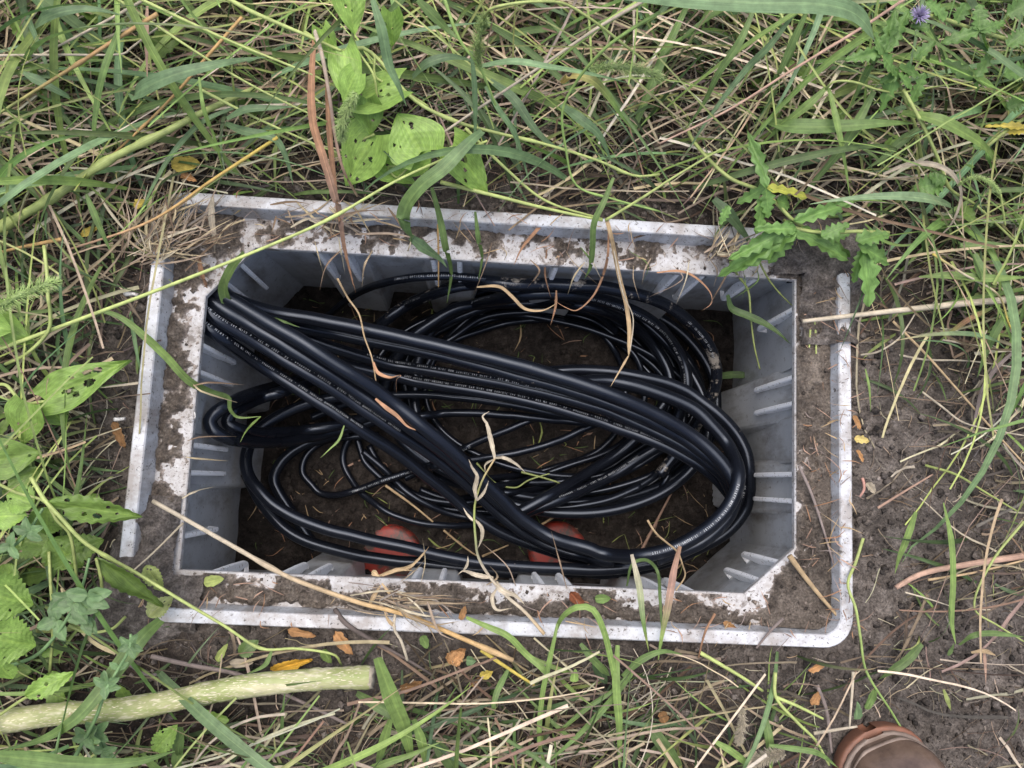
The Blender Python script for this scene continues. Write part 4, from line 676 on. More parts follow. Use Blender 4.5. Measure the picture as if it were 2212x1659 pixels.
stem('bent pale green stem at the sharp bend in the upper right', 'T3', [(930, 575, .1), (980, 530, .11), (1100, 530, .11), (1260, 580, .1), (1400, 600, .09), (1650, 560, .08), (1880, 530, .08)], 6, YG)
stem('pale green stem falling to a foxtail in the right grass', 'T3', [(1430, 580, .1), (1560, 820, .09), (1660, 1040, .07), (1730, 1220, .05), (1900, 1330, .03), (2212, 1620, .02)], 9, YG * .9, nodes=(.5,))
blade('curled straw coloured blade looping in the right grass', 'T3', [(1300, 1130, .06), (1450, 1070, .07), (1620, 1070, .08), (1740, 1130, .08), (1800, 1270, .06), (1740, 1450, .04), (1600, 1590, .02)], 16, PAL * .7, dry=True, fold=.5)
blade('green blade hanging from the rim into the top left corner of the box', 'E1', [(890, 470, .03), (810, 570, .0), (765, 680, -.03), (785, 790, -.05), (850, 870, -.06), (930, 920, -.06), (1050, 880, -.06), (1130, 895, -.06), (1230, 930, -.07)], 27, np.array([GR, GR * 1.1, GR, DG * 1.5, GR]), tip=.6, fold=.3, n=60, wav=.06)
blade('green blade crossing the left rim, bent inside the box', 'E1', [(0, 825, .02), (120, 870, .02), (250, 970, .015), (400, 1110, .0), (540, 1260, -.02), (680, 1335, -.05), (790, 1370, -.07), (800, 1440, -.08), (850, 1490, -.09), (990, 1485, -.09)], 17, np.array([GR, LG, LG, GR, LG]), tip=.4, n=60)
blade('small bent green tip below the blade crossing the left rim', 'E1', [(990, 1485, -.09), (930, 1540, -.10), (890, 1590, -.11), (860, 1650, -.11)], 5, LG)
blade('dark narrow leaf floating inside the top right corner', 'E3', [(1040, 480, -.05), (1070, 580, -.06), (1180, 630, -.06), (1310, 690, -.06), (1400, 750, -.06), (1500, 840, -.06)], 17, DG * 1.2, tip=.5)
blade('green blade lying on the floor beside the right wall', 'E3', [(1000, 1070, -.28), (1100, 1060, -.28), (1210, 1070, -.27)], 16, DG * 1.6, base=.9, tip=.3)
blade('thin green clipping across the left bundle', 'A', [(1115, 1235, -.1), (1080, 1330, -.1), (1010, 1400, -.1), (955, 1452, -.1)], 5, LG)
blade('dead flattened straw leaf hanging over the top rim into the box', 'E2', [(1085, 255, .03), (1110, 350, .02), (1140, 500, -.01), (1170, 640, -.03), (1210, 800, -.05), (1228, 950, -.06), (1225, 1115, -.07)], 13, TAN * 1.05, dry=True, fold=.6, base=.9, tip=.08, n=50)
blade('split dry tip below the flattened straw leaf', 'E2', [(1222, 1110, -.07), (1170, 1200, -.08), (1110, 1302, -.08)], 7, TAN, dry=True, tip=.9)
stem('second thin straw beside the flattened straw leaf', 'E2', [(1090, 280, .02), (1130, 440, .0), (1190, 720, -.03), (1252, 870, -.05), (1235, 1080, -.06)], 4, PAL, 'straw', 'straw', M_DRY)
blade('curly dry blade sagging from the top rim into the box', 'E2', [(1100, 300, .02), (1095, 480, .0), (1060, 620, -.04), (1000, 740, -.06), (900, 825, -.07), (820, 800, -.07), (760, 760, -.07)], 8, BRN * 1.5, dry=True, n=50)
blade('tan dry blade crawling over the coil below the top rim', 'E2', [(280, 680, -.05), (420, 678, -.06), (500, 740, -.07), (580, 815, -.08), (690, 825, -.08), (780, 780, -.08)], 9, TAN, dry=True, n=50, tip=.4)
blade('hook shaped dry blade beside the top right of the opening', 'E2', [(1400, 590, -.02), (1540, 580, -.02), (1640, 620, -.03), (1730, 710, -.04), (1740, 780, -.05), (1680, 828, -.05)], 7, BRN * 1.6, dry=True, n=40)
blade('dry brown blade lying on the top channel', 'E2', [(740, 230, .0), (650, 330, -.005), (560, 440, -.01), (510, 545, -.02)], 10, BRN * 1.2, dry=True)
blade('thin dry blade dangling beside the muddy ring', 'E2', [(715, 450, -.02), (705, 600, -.05), (740, 745, -.08)], 6, BRN * 1.2, dry=True)
blade('short dry blade crossing the thin cables', 'E2', [(775, 700, -.09), (770, 800, -.1), (740, 915, -.1)], 7, BRN * 1.2, dry=True)
blade('curled brown leaf strip hanging on a straw left of centre', 'A', [(1310, 810, -.08), (1340, 880, -.08), (1420, 915, -.08), (1490, 900, -.07), (1465, 925, -.07), (1465, 1015, -.08)], 11, BRN * 1.8, dry=True, n=50, twist=2)
stem('thin straw hanging into the box left of centre', 'A', [(1070, 250, -.04), (1140, 380, -.06), (1215, 490, -.07), (1250, 640, -.08), (1300, 780, -.08), (1328, 940, -.09)], 5, TAN, 'straw', 'straw', M_DRY)
blade('brown strip caught between the diagonal cables', 'A', [(1325, 1055, -.08), (1390, 1110, -.08), (1470, 1170, -.09), (1540, 1240, -.1), (1625, 1275, -.1)], 11, BRN * 1.9, dry=True, tip=.6)
blade('brown tuft hanging in the top left corner of the opening', 'E1', [(600, 480, .0), (625, 600, -.01), (650, 680, -.03), (655, 770, -.05)], 14, BRN * 1.1, dry=True, crumple=.15)
blade('pale dry leaf resting on the top left channel', 'E1', [(690, 120, .02), (685, 250, .01), (700, 360, .0), (705, 470, -.015)], 18, PAL * .75, dry=True, crumple=.1)
# the dangling dead stem with its leaves
dg = empty('withered_weed', 'dead grass stem with withered leaves dangling over the middle cables', 'dead weed', None, tuple(at('E5', 1740, 1470, .01)))
p = np.r_[pts3('E5', [(1740, 1470, .01), (1600, 1310, .005), (1450, 1180, .005), (1340, 1050, .0), (1260, 910, -.02), (1240, 780, -.04), (1230, 620, -.05), (1240, 500, -.06), (1290, 350, -.06), (1380, 195, -.06)])]
acc = Acc(); tube(acc, spline(p, 70), px(6) / 2 * np.linspace(1.3, .7, 70), np.array([TAN, PAL, PAL * .9, PAL * .85, PAL * .8, YG * .8, TAN]), 7); acc.obj('stem', M_DRY, dg)
for pl, w in (([(1380, 195, -.06), (1350, 60, -.06), (1320, -60, -.07), (1290, -110, -.07), (1340, -150, -.07)], 11), ([(1385, 190, -.06), (1450, 190, -.05), (1540, 240, -.06), (1610, 305, -.07)], 8), ([(1370, 200, -.06), (1310, 240, -.07), (1310, 300, -.07)], 5),
              ([(1250, 500, -.05), (1235, 420, -.05), (1250, 320, -.06), (1215, 260, -.06), (1190, 200, -.07)], 10), ([(1250, 500, -.06), (1300, 440, -.06), (1335, 355, -.06)], 7), ([(1228, 650, -.05), (1180, 600, -.05), (1150, 550, -.05)], 6),
              ([(1240, 640, -.05), (1285, 700, -.05), (1285, 770, -.05), (1255, 850, -.04)], 9), ([(1370, 1060, 0), (1250, 1040, .0), (1150, 1010, -.01), (1110, 1040, -.01)], 10), ([(1150, 1010, -.01), (1180, 960, -.02), (1185, 900, -.03)], 6), ([(1390, 1090, .0), (1430, 1150, .01), (1530, 1190, .005), (1600, 1260, 0)], 12), ([(1400, 1130, 0), (1360, 1200, .0), (1390, 1290, .0), (1500, 1280, .0)], 8)):
    a2 = Acc(); ribbon(a2, spline(pts3('E5', pl), 24), px(w), PAL * rng.uniform(.65, .95), fold=.5, crumple=.1); a2.obj('leaf', M_DRY, dg)
dg2 = empty('withered_weed', 'crumpled dead grass stalk lying over the bottom rim left of centre', 'dead weed', None, tuple(at('E5', 740, 1650, .0)))
for k, (pl, w) in enumerate((([(745, 1660, .0), (700, 1520, .01), (650, 1430, .015), (655, 1330, .01), (680, 1240, 0), (700, 1160, 0)], 8), ([(660, 1420, .015), (610, 1370, .015), (575, 1300, .01)], 7), ([(560, 1100, 0), (620, 1180, 0), (670, 1260, 0)], 6), ([(470, 1250, 0), (510, 1180, 0), (560, 1100, .0)], 9), ([(530, 1050, -.005), (640, 1010, -.01), (760, 980, -.02), (840, 910, -.03), (900, 835, -.04)], 9), ([(560, 1045, 0), (680, 1000, -.01), (790, 1010, -.02)], 8), ([(490, 1010, 0), (540, 1050, 0)], 13))):
    a2 = Acc(); (ribbon(a2, spline(pts3('E5', pl), 22), px(w), TAN * rng.uniform(.7, 1.0), fold=.5, crumple=.12) if k else tube(a2, spline(pts3('E5', pl), 30), px(6) / 2, PAL, 7)); a2.obj('leaf' if k else 'stem', M_DRY, dg2)
# lower foreground blades
for (c_, pl, w, col, lab, kw) in (
    ('BM', [(235, 640, .12), (320, 880, .1), (400, 1080, .07), (470, 1356, .02)], 36, LG * .9, 'broad bright green blade with a sharp tip standing by the thick stalk', dict(tip=.5)),
    ('BM', [(470, 1040, .06), (520, 1180, .05), (560, 1400, .02)], 20, LG * .85, 'smaller bright green blade right of the broad one', dict(tip=.6)),
    ('BM', [(320, 1040, .04), (270, 1200, .03), (220, 1400, .01)], 20, LG * .8, 'yellow tinged green blade left of the broad one', dict(tip=.6)),
    ('BM', [(0, 1480, .03), (250, 1340, .05), (450, 1270, .05), (660, 1180, .05)], 22, LG * .8, 'green blade pointing right at the bottom edge', dict(tip=.8)),
    ('BM', [(100, 870, .02), (250, 960, .03), (420, 1060, .03), (600, 1180, .02)], 22, GR * .8, 'dull green blade under the broad one', dict(tip=.4)),
    ('BM', [(600, 1180, .02), (680, 1280, .02), (760, 1400, .01)], 28, GR * .8, 'wide dull green blade at the bottom edge', dict(tip=.4)),
    ('BM', [(1400, 420, .04), (1380, 520, .04), (1340, 700, .03), (1300, 900, .02), (1285, 1200, .01), (1350, 1400, .0)], 11, LG, 'long thin green blade crossing straw below the box', dict(tip=.3)),
    ('BM', [(1385, 480, .01), (1430, 380, .05), (1520, 315, .07), (1620, 320, .07), (1690, 440, .06), (1740, 620, .04), (1790, 900, .02), (1810, 1400, .0)], 12, LG * 1.1, 'green blade arching like a hoop over the bottom lip', dict(tip=.15)),
    ('BM', [(1790, 560, .03), (1780, 800, .03), (1800, 1080, .02), (1800, 1400, .01)], 17, LG, 'upright light green blade, right foot of the hoop', dict(tip=.5)),
    ('E6', [(345, 890, .03), (400, 1130, .03), (425, 1350, .03), (470, 1600, .01)], 14, np.array([PAL, GR * 1.2, YG * .8, LG]), 'upright green blade with a pale tip poking over the bottom rim, left', dict(tip=.6)),
    ('E6', [(695, 830, .04), (650, 1010, .04), (610, 1250, .03), (560, 1500, .01), (535, 1680, .0)], 16, np.array([BRN, PNK, LG * 1.2, LG, LG]), 'upright green blade with a reddish tip poking over the bottom rim, right', dict(tip=.5)),
    ('E6', [(310, 1120, -.02), (350, 960, .0), (450, 930, -.01), (530, 1010, -.02), (550, 1200, .0), (570, 1560, .0)], 7, GR * .8, 'thin dark blade looping behind the upright blades', dict(tip=.3)),
    ('BM', [(810, 380, .02), (950, 440, .03), (1080, 500, .03), (1200, 620, .02), (1330, 740, .02), (1400, 900, .01)], 13, LG, 'green blade lying from the bottom lip into the straw', dict(tip=.2)),
    ('BM', [(1550, 550, .02), (1620, 640, .02), (1740, 760, .01)], 15, GR * .9, 'short torn green blade in the straw', dict(tip=.2)),
    ('BM', [(1080, 720, .02), (1010, 860, .03), (985, 960, .03), (990, 1010, .02)], 13, GR * 1.1, 'small curved green blade on the straw below centre', dict(tip=.5)),
    ('BM', [(1820, 760, .02), (1950, 650, .03), (2080, 600, .03), (2212, 620, .02)], 15, GR, 'green blade lying flat left of the upright pair', dict(tip=.6)),
    ('BM', [(1980, 1060, .01), (2080, 1200, .02), (2212, 1356, .01)], 26, GR * .8, 'broad dull green blade right of the hoop foot', dict(tip=.4)),
    ('BM', [(1430, 1100, .01), (1600, 960, .02), (1750, 860, .02), (1900, 700, .02)], 10, GR, 'thin green blade slanting up through the straw', dict(tip=.5)),
    ('BL', [(935, 800, .06), (830, 900, .08), (700, 1060, .09), (580, 1220, .1), (430, 1380, .1), (250, 1490, .09), (0, 1560, .08)], 36, GR, 'large green blade crossing over the thick mottled stalk', dict(tip=.85, base=.5)),
    ('BL', [(-60, 1580, .1), (200, 1610, .11), (500, 1640, .11), (800, 1620, .1), (1020, 1560, .08)], 34, GR * 1.1, 'wide green blade along the bottom left edge', dict(tip=.5)),
    ('BL', [(1050, 1420, .03), (1040, 1520, .03), (1020, 1700, .02)], 22, GR * .9, 'green blade beside the mottled stalk, pointing down', dict(tip=.3)),
    ('BL', [(1580, 980, .02), (1540, 1060, .02), (1420, 1120, .02)], 10, GR * 1.1, 'small green blade leaning on the cut stalk', dict(tip=.7)),
    ('BR', [(1510, 0, .03), (1450, 170, .02), (1400, 300, .01), (1375, 400, .0)], 16, LG * .85, 'green blade on bare soil right of the box', dict(tip=.5)),
    ('BR', [(1690, -60, .04), (1740, 200, .03), (1750, 450, .02), (1740, 700, .01), (1770, 860, .005)], 14, LG, 'long upright green blade in the lower right soil', dict(tip=.2, base=.2)),
    ('BR', [(1790, 860, .005), (1880, 800, .02), (2000, 785, .02), (2212, 810, .02)], 12, GR, 'green blade turning right at the foot of the long one', dict(tip=.4)),
    ('BR', [(1550, 855, .01), (1450, 960, .012), (1350, 1030, .01), (1270, 1085, 0)], 20, GR * .75, 'torn dull green blade on the soil above the boot', dict(tip=.4)),
    ('BR', [(1720, 930, .005), (1760, 850, .01)], 10, GR * .7, 'tiny green blade at the foot of the long upright one', dict()),
    ('BR', [(1690, 1150, .005), (1715, 1220, .01), (1740, 1290, .0)], 10, YG * .8, 'short yellow green blade on the soil right of the boot', dict()),
    ('BR', [(540, 1340, .02), (560, 1480, .02), (580, 1659, .01)], 18, GR, 'green blade standing left of the boot', dict(tip=.3)),
    ('BR', [(200, 1480, .03), (330, 1560, .03), (450, 1659, .02)], 14, LG, 'green blade slanting to the bottom edge', dict(tip=.3)),
    ('BR', [(560, 1510, .03), (700, 1530, .03), (870, 1560, .03), (1010, 1659, .01)], 12, GR * 1.2, 'thin green blade curving to the boot', dict(tip=.5)),
    ('BR', [(1870, 910, .005), (1950, 900, .01), (2030, 930, 0)], 11, TAN * .9, 'cross piece of dry tan leaf in the lower right', dict(tip=.5)),
    ('BR', [(1950, 880, 0), (1960, 1000, .0), (1965, 1120, -.005)], 9, PNK, 'upright dry tan leaf in the lower right', dict(tip=.7)),
    ('R', [(1500, 620, .02), (1350, 760, .02), (1270, 900, .02), (1230, 1060, .01), (1190, 1290, .0)], 13, GRY * 1.1, 'grey withered blade arching over the right hand soil', dict(tip=.5)),
    ('R', [(1220, 0, .05), (1270, 130, .05), (1340, 250, .03)], 26, GR, 'broad green blade at the upper right of the bare soil', dict(tip=.4)),
    ('R', [(860, 150, .03), (1050, 140, .04), (1300, 160, .05), (1600, 150, .05)], 18, LG * .85, 'green blade lying level above the ragged stalk', dict(tip=.4, base=.2)),
    ('R', [(1440, 380, .03), (1360, 500, .03), (1290, 660, .02), (1240, 810, .01)], 20, GR, 'green blade pointing down at the right edge of the soil', dict(tip=.6)),
    ('R', [(1340, 350, .03), (1180, 430, .03), (1040, 530, .02), (960, 600, .01)], 14, np.array([GR, BRN, YG * .6, GR]), 'half withered blade pointing at the bare soil', dict(tip=.5)),
    ('R', [(510, 750, .01), (535, 880, .012), (545, 1030, .0)], 6, LG * .9, 'thin green blade on soil close to the right lip', dict())):
    blade(lab, c_, pl, w, col, dry=('dry' in lab or 'wither' in lab), **kw)

# bindweed leaves full of holes
def plant(name, label, cat, basept): return empty(name, label, cat, None, tuple(basept))
vine = plant('bindweed_vine', 'bright green bindweed with insect holed heart shaped leaves above the top rim', 'vine', at('T2', 600, 1000, .03))
BW = np.array([.24, .38, .085])
for (x0, y0, x1, y1, w, hz, z0, z1) in ((450, 870, 250, 1205, 330, 9, .075, .04), (755, 985, 600, 735, 350, 7, .085, .10), (955, 950, 1200, 1260, 250, 6, .08, .045), (745, 960, 640, 1150, 230, 4, .08, .05), (600, 560, 200, 700, 280, 8, .11, .10),
                                        (400, 640, 420, 880, 200, 3, .11, .08), (270, -80, 325, 225, 200, 3, .17, .15), (110, 190, 190, 420, 130, 3, .14, .12), (560, 80, 570, 310, 140, 2, .15, .12), (480, 1080, 720, 1180, 150, 1, .05, .04), (250, 330, 300, 700, 200, 2, .13, .12), (330, 480, 240, 660, 170, 2, .135, .12)):
    acc = Acc(); leaf(acc, at('T2', x0, y0, z0), at('T2', x1, y1, z1), px(w * s3, z0) * 1.2, BW * rng.uniform(.85, 1.1), lobe=.22, holes=hz, curl=.08, fold=.12, nrm=(rng.uniform(-.2, .2), rng.uniform(-.1, .3), 1)); acc.obj('leaf', M_LEAF, vine)
for pl in ([(745, 985, .08), (600, 1150, .05), (540, 1080, .05), (700, 1100, .05), (780, 1150, .04)], [(455, 350, .12), (460, 500, .11), (590, 560, .1), (800, 690, .08)], [(955, 950, .08), (860, 1000, .06), (745, 1080, .04)], [(450, 870, .08), (350, 930, .06), (330, 1100, .03)], [(290, 60, .16), (330, 300, .13), (450, 500, .12), (470, 800, .09)]):
    acc = Acc(); tube(acc, spline(pts3('T2', pl), 30), px(5) / 2, YG, 6); acc.obj('stem', M_STEM, vine)
lp = plant('bindweed_plant', 'green bindweed with large holed leaves beside the left rim', 'plant', at('L', 200, 1050, .02))
for (c_, x0, y0, x1, y1, w, hz, z0, z1, cc) in (('L', 330, 1060, 915, 768, 300, 8, .05, .06, BW * .85), ('L', 210, 1085, 150, 1400, 300, 1, .06, .04, BW * .8), ('L', 330, 1070, 480, 1260, 240, 2, .05, .03, BW * .75), ('L', -60, 500, 240, 650, 260, 1, .06, .05, BW * .8), ('L', -120, 500, 90, 560, 240, 0, .08, .07, BW), ('L', -60, 1500, 300, 1440, 300, 3, .06, .05, BW * .7), ('L', 60, 1650, 330, 1560, 180, 1, .05, .04, BW * .6)):
    acc = Acc(); leaf(acc, at(c_, x0, y0, z0), at(c_, x1, y1, z1), px(w * .2976, z0), cc, lobe=.12, holes=hz, curl=.1, fold=.2, pw=.9, nrm=(rng.uniform(-.1, .3), rng.uniform(-.2, .2), 1)); acc.obj('leaf', M_LEAF, lp)
for pl in ([(330, 1070, .05), (170, 1080, .05), (40, 950, .05), (-100, 980, .04)], [(320, -60, .08), (340, 130, .08), (350, 320, .08), (365, 420, .07), (350, 560, .06), (200, 720, .05), (40, 800, .03)]):
    acc = Acc(); tube(acc, spline(pts3('L', pl), 30), px(7) / 2, YG, 6); acc.obj('stem', M_STEM, lp)
bp = plant('broadleaf_weed', 'tall leafy green weed filling the lower left corner', 'weed', at('BL', 200, 700, .0))
for (x0, y0, x1, y1, w, hz, z0, z1, cc, lb) in ((280, 110, 825, 212, 150, 6, .09, .06, BW * .65, 0), (560, 430, 940, 755, 130, 0, .09, .05, BW * .4, 0), (-80, 640, 195, 720, 300, 2, .1, .08, BW * .8, .1), (-40, 900, 210, 960, 300, 4, .09, .07, BW * .9, .1), (280, 330, 480, 500, 210, 3, .07, .05, BW * .6, 0), (-40, 200, 150, 190, 160, 0, .09, .09, BW * 1.0, 0),
                                            (150, 1240, 420, 1110, 110, 2, .07, .07, BW * 1.0, 0), (850, 480, 940, 640, 100, 4, .03, .02, np.array([.25, .30, .1]), 0), (860, 780, 1000, 660, 120, 3, .03, .02, np.array([.26, .30, .12]), 0), (360, 420, 600, 330, 160, 2, .06, .05, BW * .5, 0), (100, 330, 300, 380, 180, 2, .06, .06, BW * .6, 0), (60, 470, 30, 650, 150, 1, .06, .05, BW * .6, 0), (900, 1560, 1020, 1420, 120, 3, .04, .05, BW * .7, 0), (-20, 1010, 60, 1160, 160, 2, .08, .06, BW * .9, 0), (200, 130, 30, 60, 170, 2, .09, .09, BW * .8, 0), (280, 140, 260, 320, 190, 2, .08, .06, BW * .6, 0), (1390, 1000, 1500, 920, 90, 0, .01, .01, GR * .9, 0)):
    acc = Acc(); leaf(acc, at('BL', x0, y0, z0), at('BL', x1, y1, z1), px(w * .3716, z0), cc, lobe=lb, holes=hz, jag=.12, nj=9, curl=.12, fold=.25, nrm=(rng.uniform(-.3, .3), rng.uniform(-.3, .3), 1)); acc.obj('leaf', M_LEAF, bp)
for pl in ([(-60, -20, .08), (100, 60, .09), (260, 110, .09), (330, 220, .09), (400, 290, .08), (430, 420, .07), (450, 600, .04)], [(285, 400, .07), (295, 600, .07), (310, 800, .06), (290, 1100, .03)], [(560, 440, .09), (590, 580, .08), (580, 690, .06), (480, 740, .04)], [(400, 830, .05), (500, 870, .05), (650, 850, .05), (730, 780, .04)], [(0, 1350, .05), (150, 1250, .06), (300, 1180, .06)]):
    acc = Acc(); tube(acc, spline(pts3('BL', pl), 30), px(6) / 2, YG * .8, 6); acc.obj('stem', M_STEM, bp)
# grey green small leaved weeds (goosefoot) over the mottled stalk
GF = np.array([.12, .20, .085])
def gf(label, c_, spine, nodes, sc=1.0):
    o = plant('goosefoot_weed', label, 'weed', at(c_, *spine[-1])); acc = Acc(); tube(acc, spline(pts3(c_, spine), 40), px(8) / 2 * np.linspace(.6, 1, 40), GF * 1.2, 7); acc.obj('stem', M_STEM, o)
    for (x, y, z, L, lst) in nodes:
        for ang in lst:
            a = math.radians(ang); acc = Acc(); leaf(acc, at(c_, x, y, z), at(c_, x + .72 * L * math.cos(a), y - .72 * L * math.sin(a), z + .004), px(L * CROP[c_][2] * K * .42, z), GF * rng.uniform(.85, 1.15), jag=.1, nj=3, fold=.3, curl=.1, nu=12, nv=8, pw=.7); acc.obj('leaf', M_LEAF, o)
gf('grey green weed with small paired leaves growing over the mottled stalk', 'BL', [(760, 880, .11), (755, 960, .11), (690, 1080, .1), (620, 1200, .1), (560, 1360, .09), (500, 1480, .07), (410, 1640, .04)], [(755, 950, .11, 110, (140, 200, 60, -20, -70)), (615, 1180, .1, 120, (150, 30, -10, -95, 100)), (500, 1480, .07, 120, (140, 45, -20, 190, -60)), (690, 1080, .1, 90, (30, 150))])
gf('grey green weed with narrow leaves behind the lower left corner of the box', 'BL', [(520, 440, .1), (480, 600, .09), (430, 720, .08), (330, 880, .07), (200, 1010, .05), (0, 1080, .03)], [(510, 660, .1, 190, (10, 170, -30)), (430, 700, .09, 200, (160, 195, -20, -60)), (330, 800, .07, 180, (200, 100, -70)), (500, 780, .08, 160, (-60, -80, 190))])
gf('small grey green seedling at the left edge', 'BL', [(250, 150, .1), (160, 290, .09), (60, 380, .08), (-60, 420, .06)], [(160, 290, .1, 130, (160, 20, -30, 100)), (60, 370, .09, 120, (190, 80, -60))])
gf('small grey green weed below the mottled stalk at the bottom left', 'BL', [(560, 1440, .05), (600, 1560, .04), (640, 1659, .02)], [(560, 1450, .06, 120, (140, 40, 200, -40)), (600, 1560, .05, 110, (170, 10, -60))])
# thistles
TH = np.array([.15, .27, .075])
def thistle(label, c_, spine, leaves, name='thistle_plant', colr=TH):
    o = plant(name, label, 'thistle', at(c_, *spine[-1])); acc = Acc(); tube(acc, spline(pts3(c_, spine), 40), px(8) / 2, YG * .8, 7); acc.obj('stem', M_STEM, o)
    for L in leaves:
        x0, y0, x1, y1, w, z0, z1 = L[:7]; cc = L[7] if len(L) > 7 else colr * rng.uniform(.85, 1.15)
        acc = Acc(); leaf(acc, at(c_, x0, y0, z0), at(c_, x1, y1, z1), px(w * CROP[c_][2] * K, z0) * .9, cc, jag=.36, nj=rng.integers(4, 7), fold=.25, curl=.1, nu=64, nv=8, pw=.6, nrm=(rng.uniform(-.3, .3), rng.uniform(-.3, .3), 1)); acc.obj('leaf', M_LEAF, o)
thistle('spiny leaved green thistle leaning over the top right corner of the box', 'T3', [(900, 1540, .03), (720, 1430, .05), (530, 1250, .06), (300, 1150, .07), (80, 930, .05), (20, 800, .02)],
    [(545, 1215, 430, 835, 100, .08, .09), (545, 1215, 825, 1265, 90, .07, .06, np.array([.40, .42, .08])), (545, 1210, 345, 1320, 90, .07, .05), (520, 1270, 490, 1520, 130, .06, .04), (610, 1300, 700, 1330, 130, .06, .05), (720, 1430, 1140, 1300, 110, .06, .06), (720, 1440, 460, 1560, 80, .05, .04), (720, 1470, 300, 1680, 120, .05, .03), (720, 1490, 1100, 1680, 120, .05, .04), (700, 1500, 560, 1720, 130, .05, .02), (300, 1330, 240, 1460, 70, .05, .04), (900, 1560, 1090, 1500, 110, .04, .05), (540, 1215, 560, 1420, 110, .07, .05)])
thistle('spiny thistle cluster hanging over the right end of the top ledge', 'E3', [(2212, 30, .05), (1980, 20, .06), (1750, 30, .05), (1550, 0, .05), (1450, -60, .03)],
    [(1545, 10, 955, 345, 150, .05, .0), (1545, 20, 1090, 305, 150, .05, .01), (1550, 0, 1960, 205, 130, .05, .03), (1545, 15, 1330, 230, 100, .05, .02), (2030, 160, 2095, 570, 200, .05, .03), (2020, 150, 1960, 400, 110, .05, .03), (1970, 90, 2230, 30, 150, .06, .06), (1990, 110, 2240, 260, 130, .06, .04), (1720, 60, 1930, -40, 120, .06, .07), (1545, 10, 1250, -10, 110, .05, .06)])
thistle('grey green thistle rosette in the upper right grass', 'T3', [(1300, 340, .12), (1380, 500, .1), (1500, 800, .06), (1560, 1100, .02)],
    [(1290, 340, 1060, 380, 100, .13, .13), (1300, 330, 1390, 60, 110, .13, .15), (1310, 340, 1480, 60, 110, .13, .15), (1290, 350, 1400, 500, 110, .13, .11), (1380, 440, 1290, 740, 120, .11, .08), (1400, 440, 1560, 480, 110, .11, .1), (1570, 470, 1470, 700, 90, .1, .08), (1290, 360, 1250, 200, 90, .13, .14), (1390, 500, 1270, 530, 80, .11, .1), (1400, 480, 1500, 580, 100, .11, .1)], colr=TH * .95)
thistle('leafy thistle with a pale purple flower head at the top right corner', 'T3', [(1540, 100, .16), (1650, 110, .15), (1880, 190, .13), (2050, 240, .12), (2212, 290, .1), (2300, 300, .06)],
    [(1920, 200, 1930, 20, 130, .14, .15), (1920, 200, 1680, 270, 110, .14, .13), (1930, 210, 1990, 330, 120, .14, .12), (1920, 210, 2100, 130, 110, .14, .14), (1700, 130, 1590, 0, 130, .15, .16), (2100, 300, 2260, 180, 130, .12, .13), (1900, 500, 2000, 340, 110, .11, .12), (1880, 520, 1690, 380, 120, .1, .1), (2080, 480, 2260, 460, 150, .1, .09), (1890, 540, 1910, 640, 100, .1, .08), (2100, 90, 2260, 20, 150, .14, .15), (1600, 190, 1480, 160, 90, .15, .15), (2100, 700, 2230, 640, 130, .08, .09), (1500, 380, 1640, 260, 100, .12, .13), (1840, 20, 1760, 160, 110, .15, .14)], colr=TH * .8)
fl = tag(bpy.data.objects.new('thistle_flower', None), 'pale purple thistle flower head at the upper right', 'flower'); COL.objects.link(fl); fl.location = tuple(at('T3', 1530, 105, .17))
acc = Acc()
for i in range(90):
    a, e = rng.uniform(0, 6.28), rng.uniform(.1, 1.4); c0 = at('T3', 1530, 105, .165); d = np.array([math.cos(a) * math.cos(e), math.sin(a) * math.cos(e), math.sin(e)])
    ribbon(acc, np.array([c0 + d * .0035 * k for k in range(4)]), .0014, np.array([.42, .36, .60]) * rng.uniform(.7, 1.2))
acc.obj('petals', M_BLADE, fl)
acc = Acc(); c0 = at('T3', 1530, 110, .155); tube(acc, np.array([c0 + [0, 0, -.006], c0, c0 + [0, 0, .006], c0 + [0, 0, .011]]), np.array([.002, .006, .007, .005]), GR, 10, rough=.2); acc.obj('bract_cup', M_STEM, fl)
thistle('yellowing thistle leaf cluster at the right edge of the grass', 'T3', [(1960, 960, .06), (2080, 860, .07), (2212, 770, .07), (2280, 720, .05)],
    [(2240, 830, 1970, 800, 70, .08, .07, np.array([.48, .40, .08])), (2230, 850, 2080, 850, 60, .08, .07, np.array([.48, .40, .08])), (1690, 1190, 1500, 1220, 180, .06, .05), (1700, 1190, 1600, 1130, 120, .06, .06), (1960, 960, 1880, 940, 60, .06, .06), (1960, 970, 2010, 1090, 60, .06, .05), (1880, 1090, 1830, 1060, 60, .06, .05)])

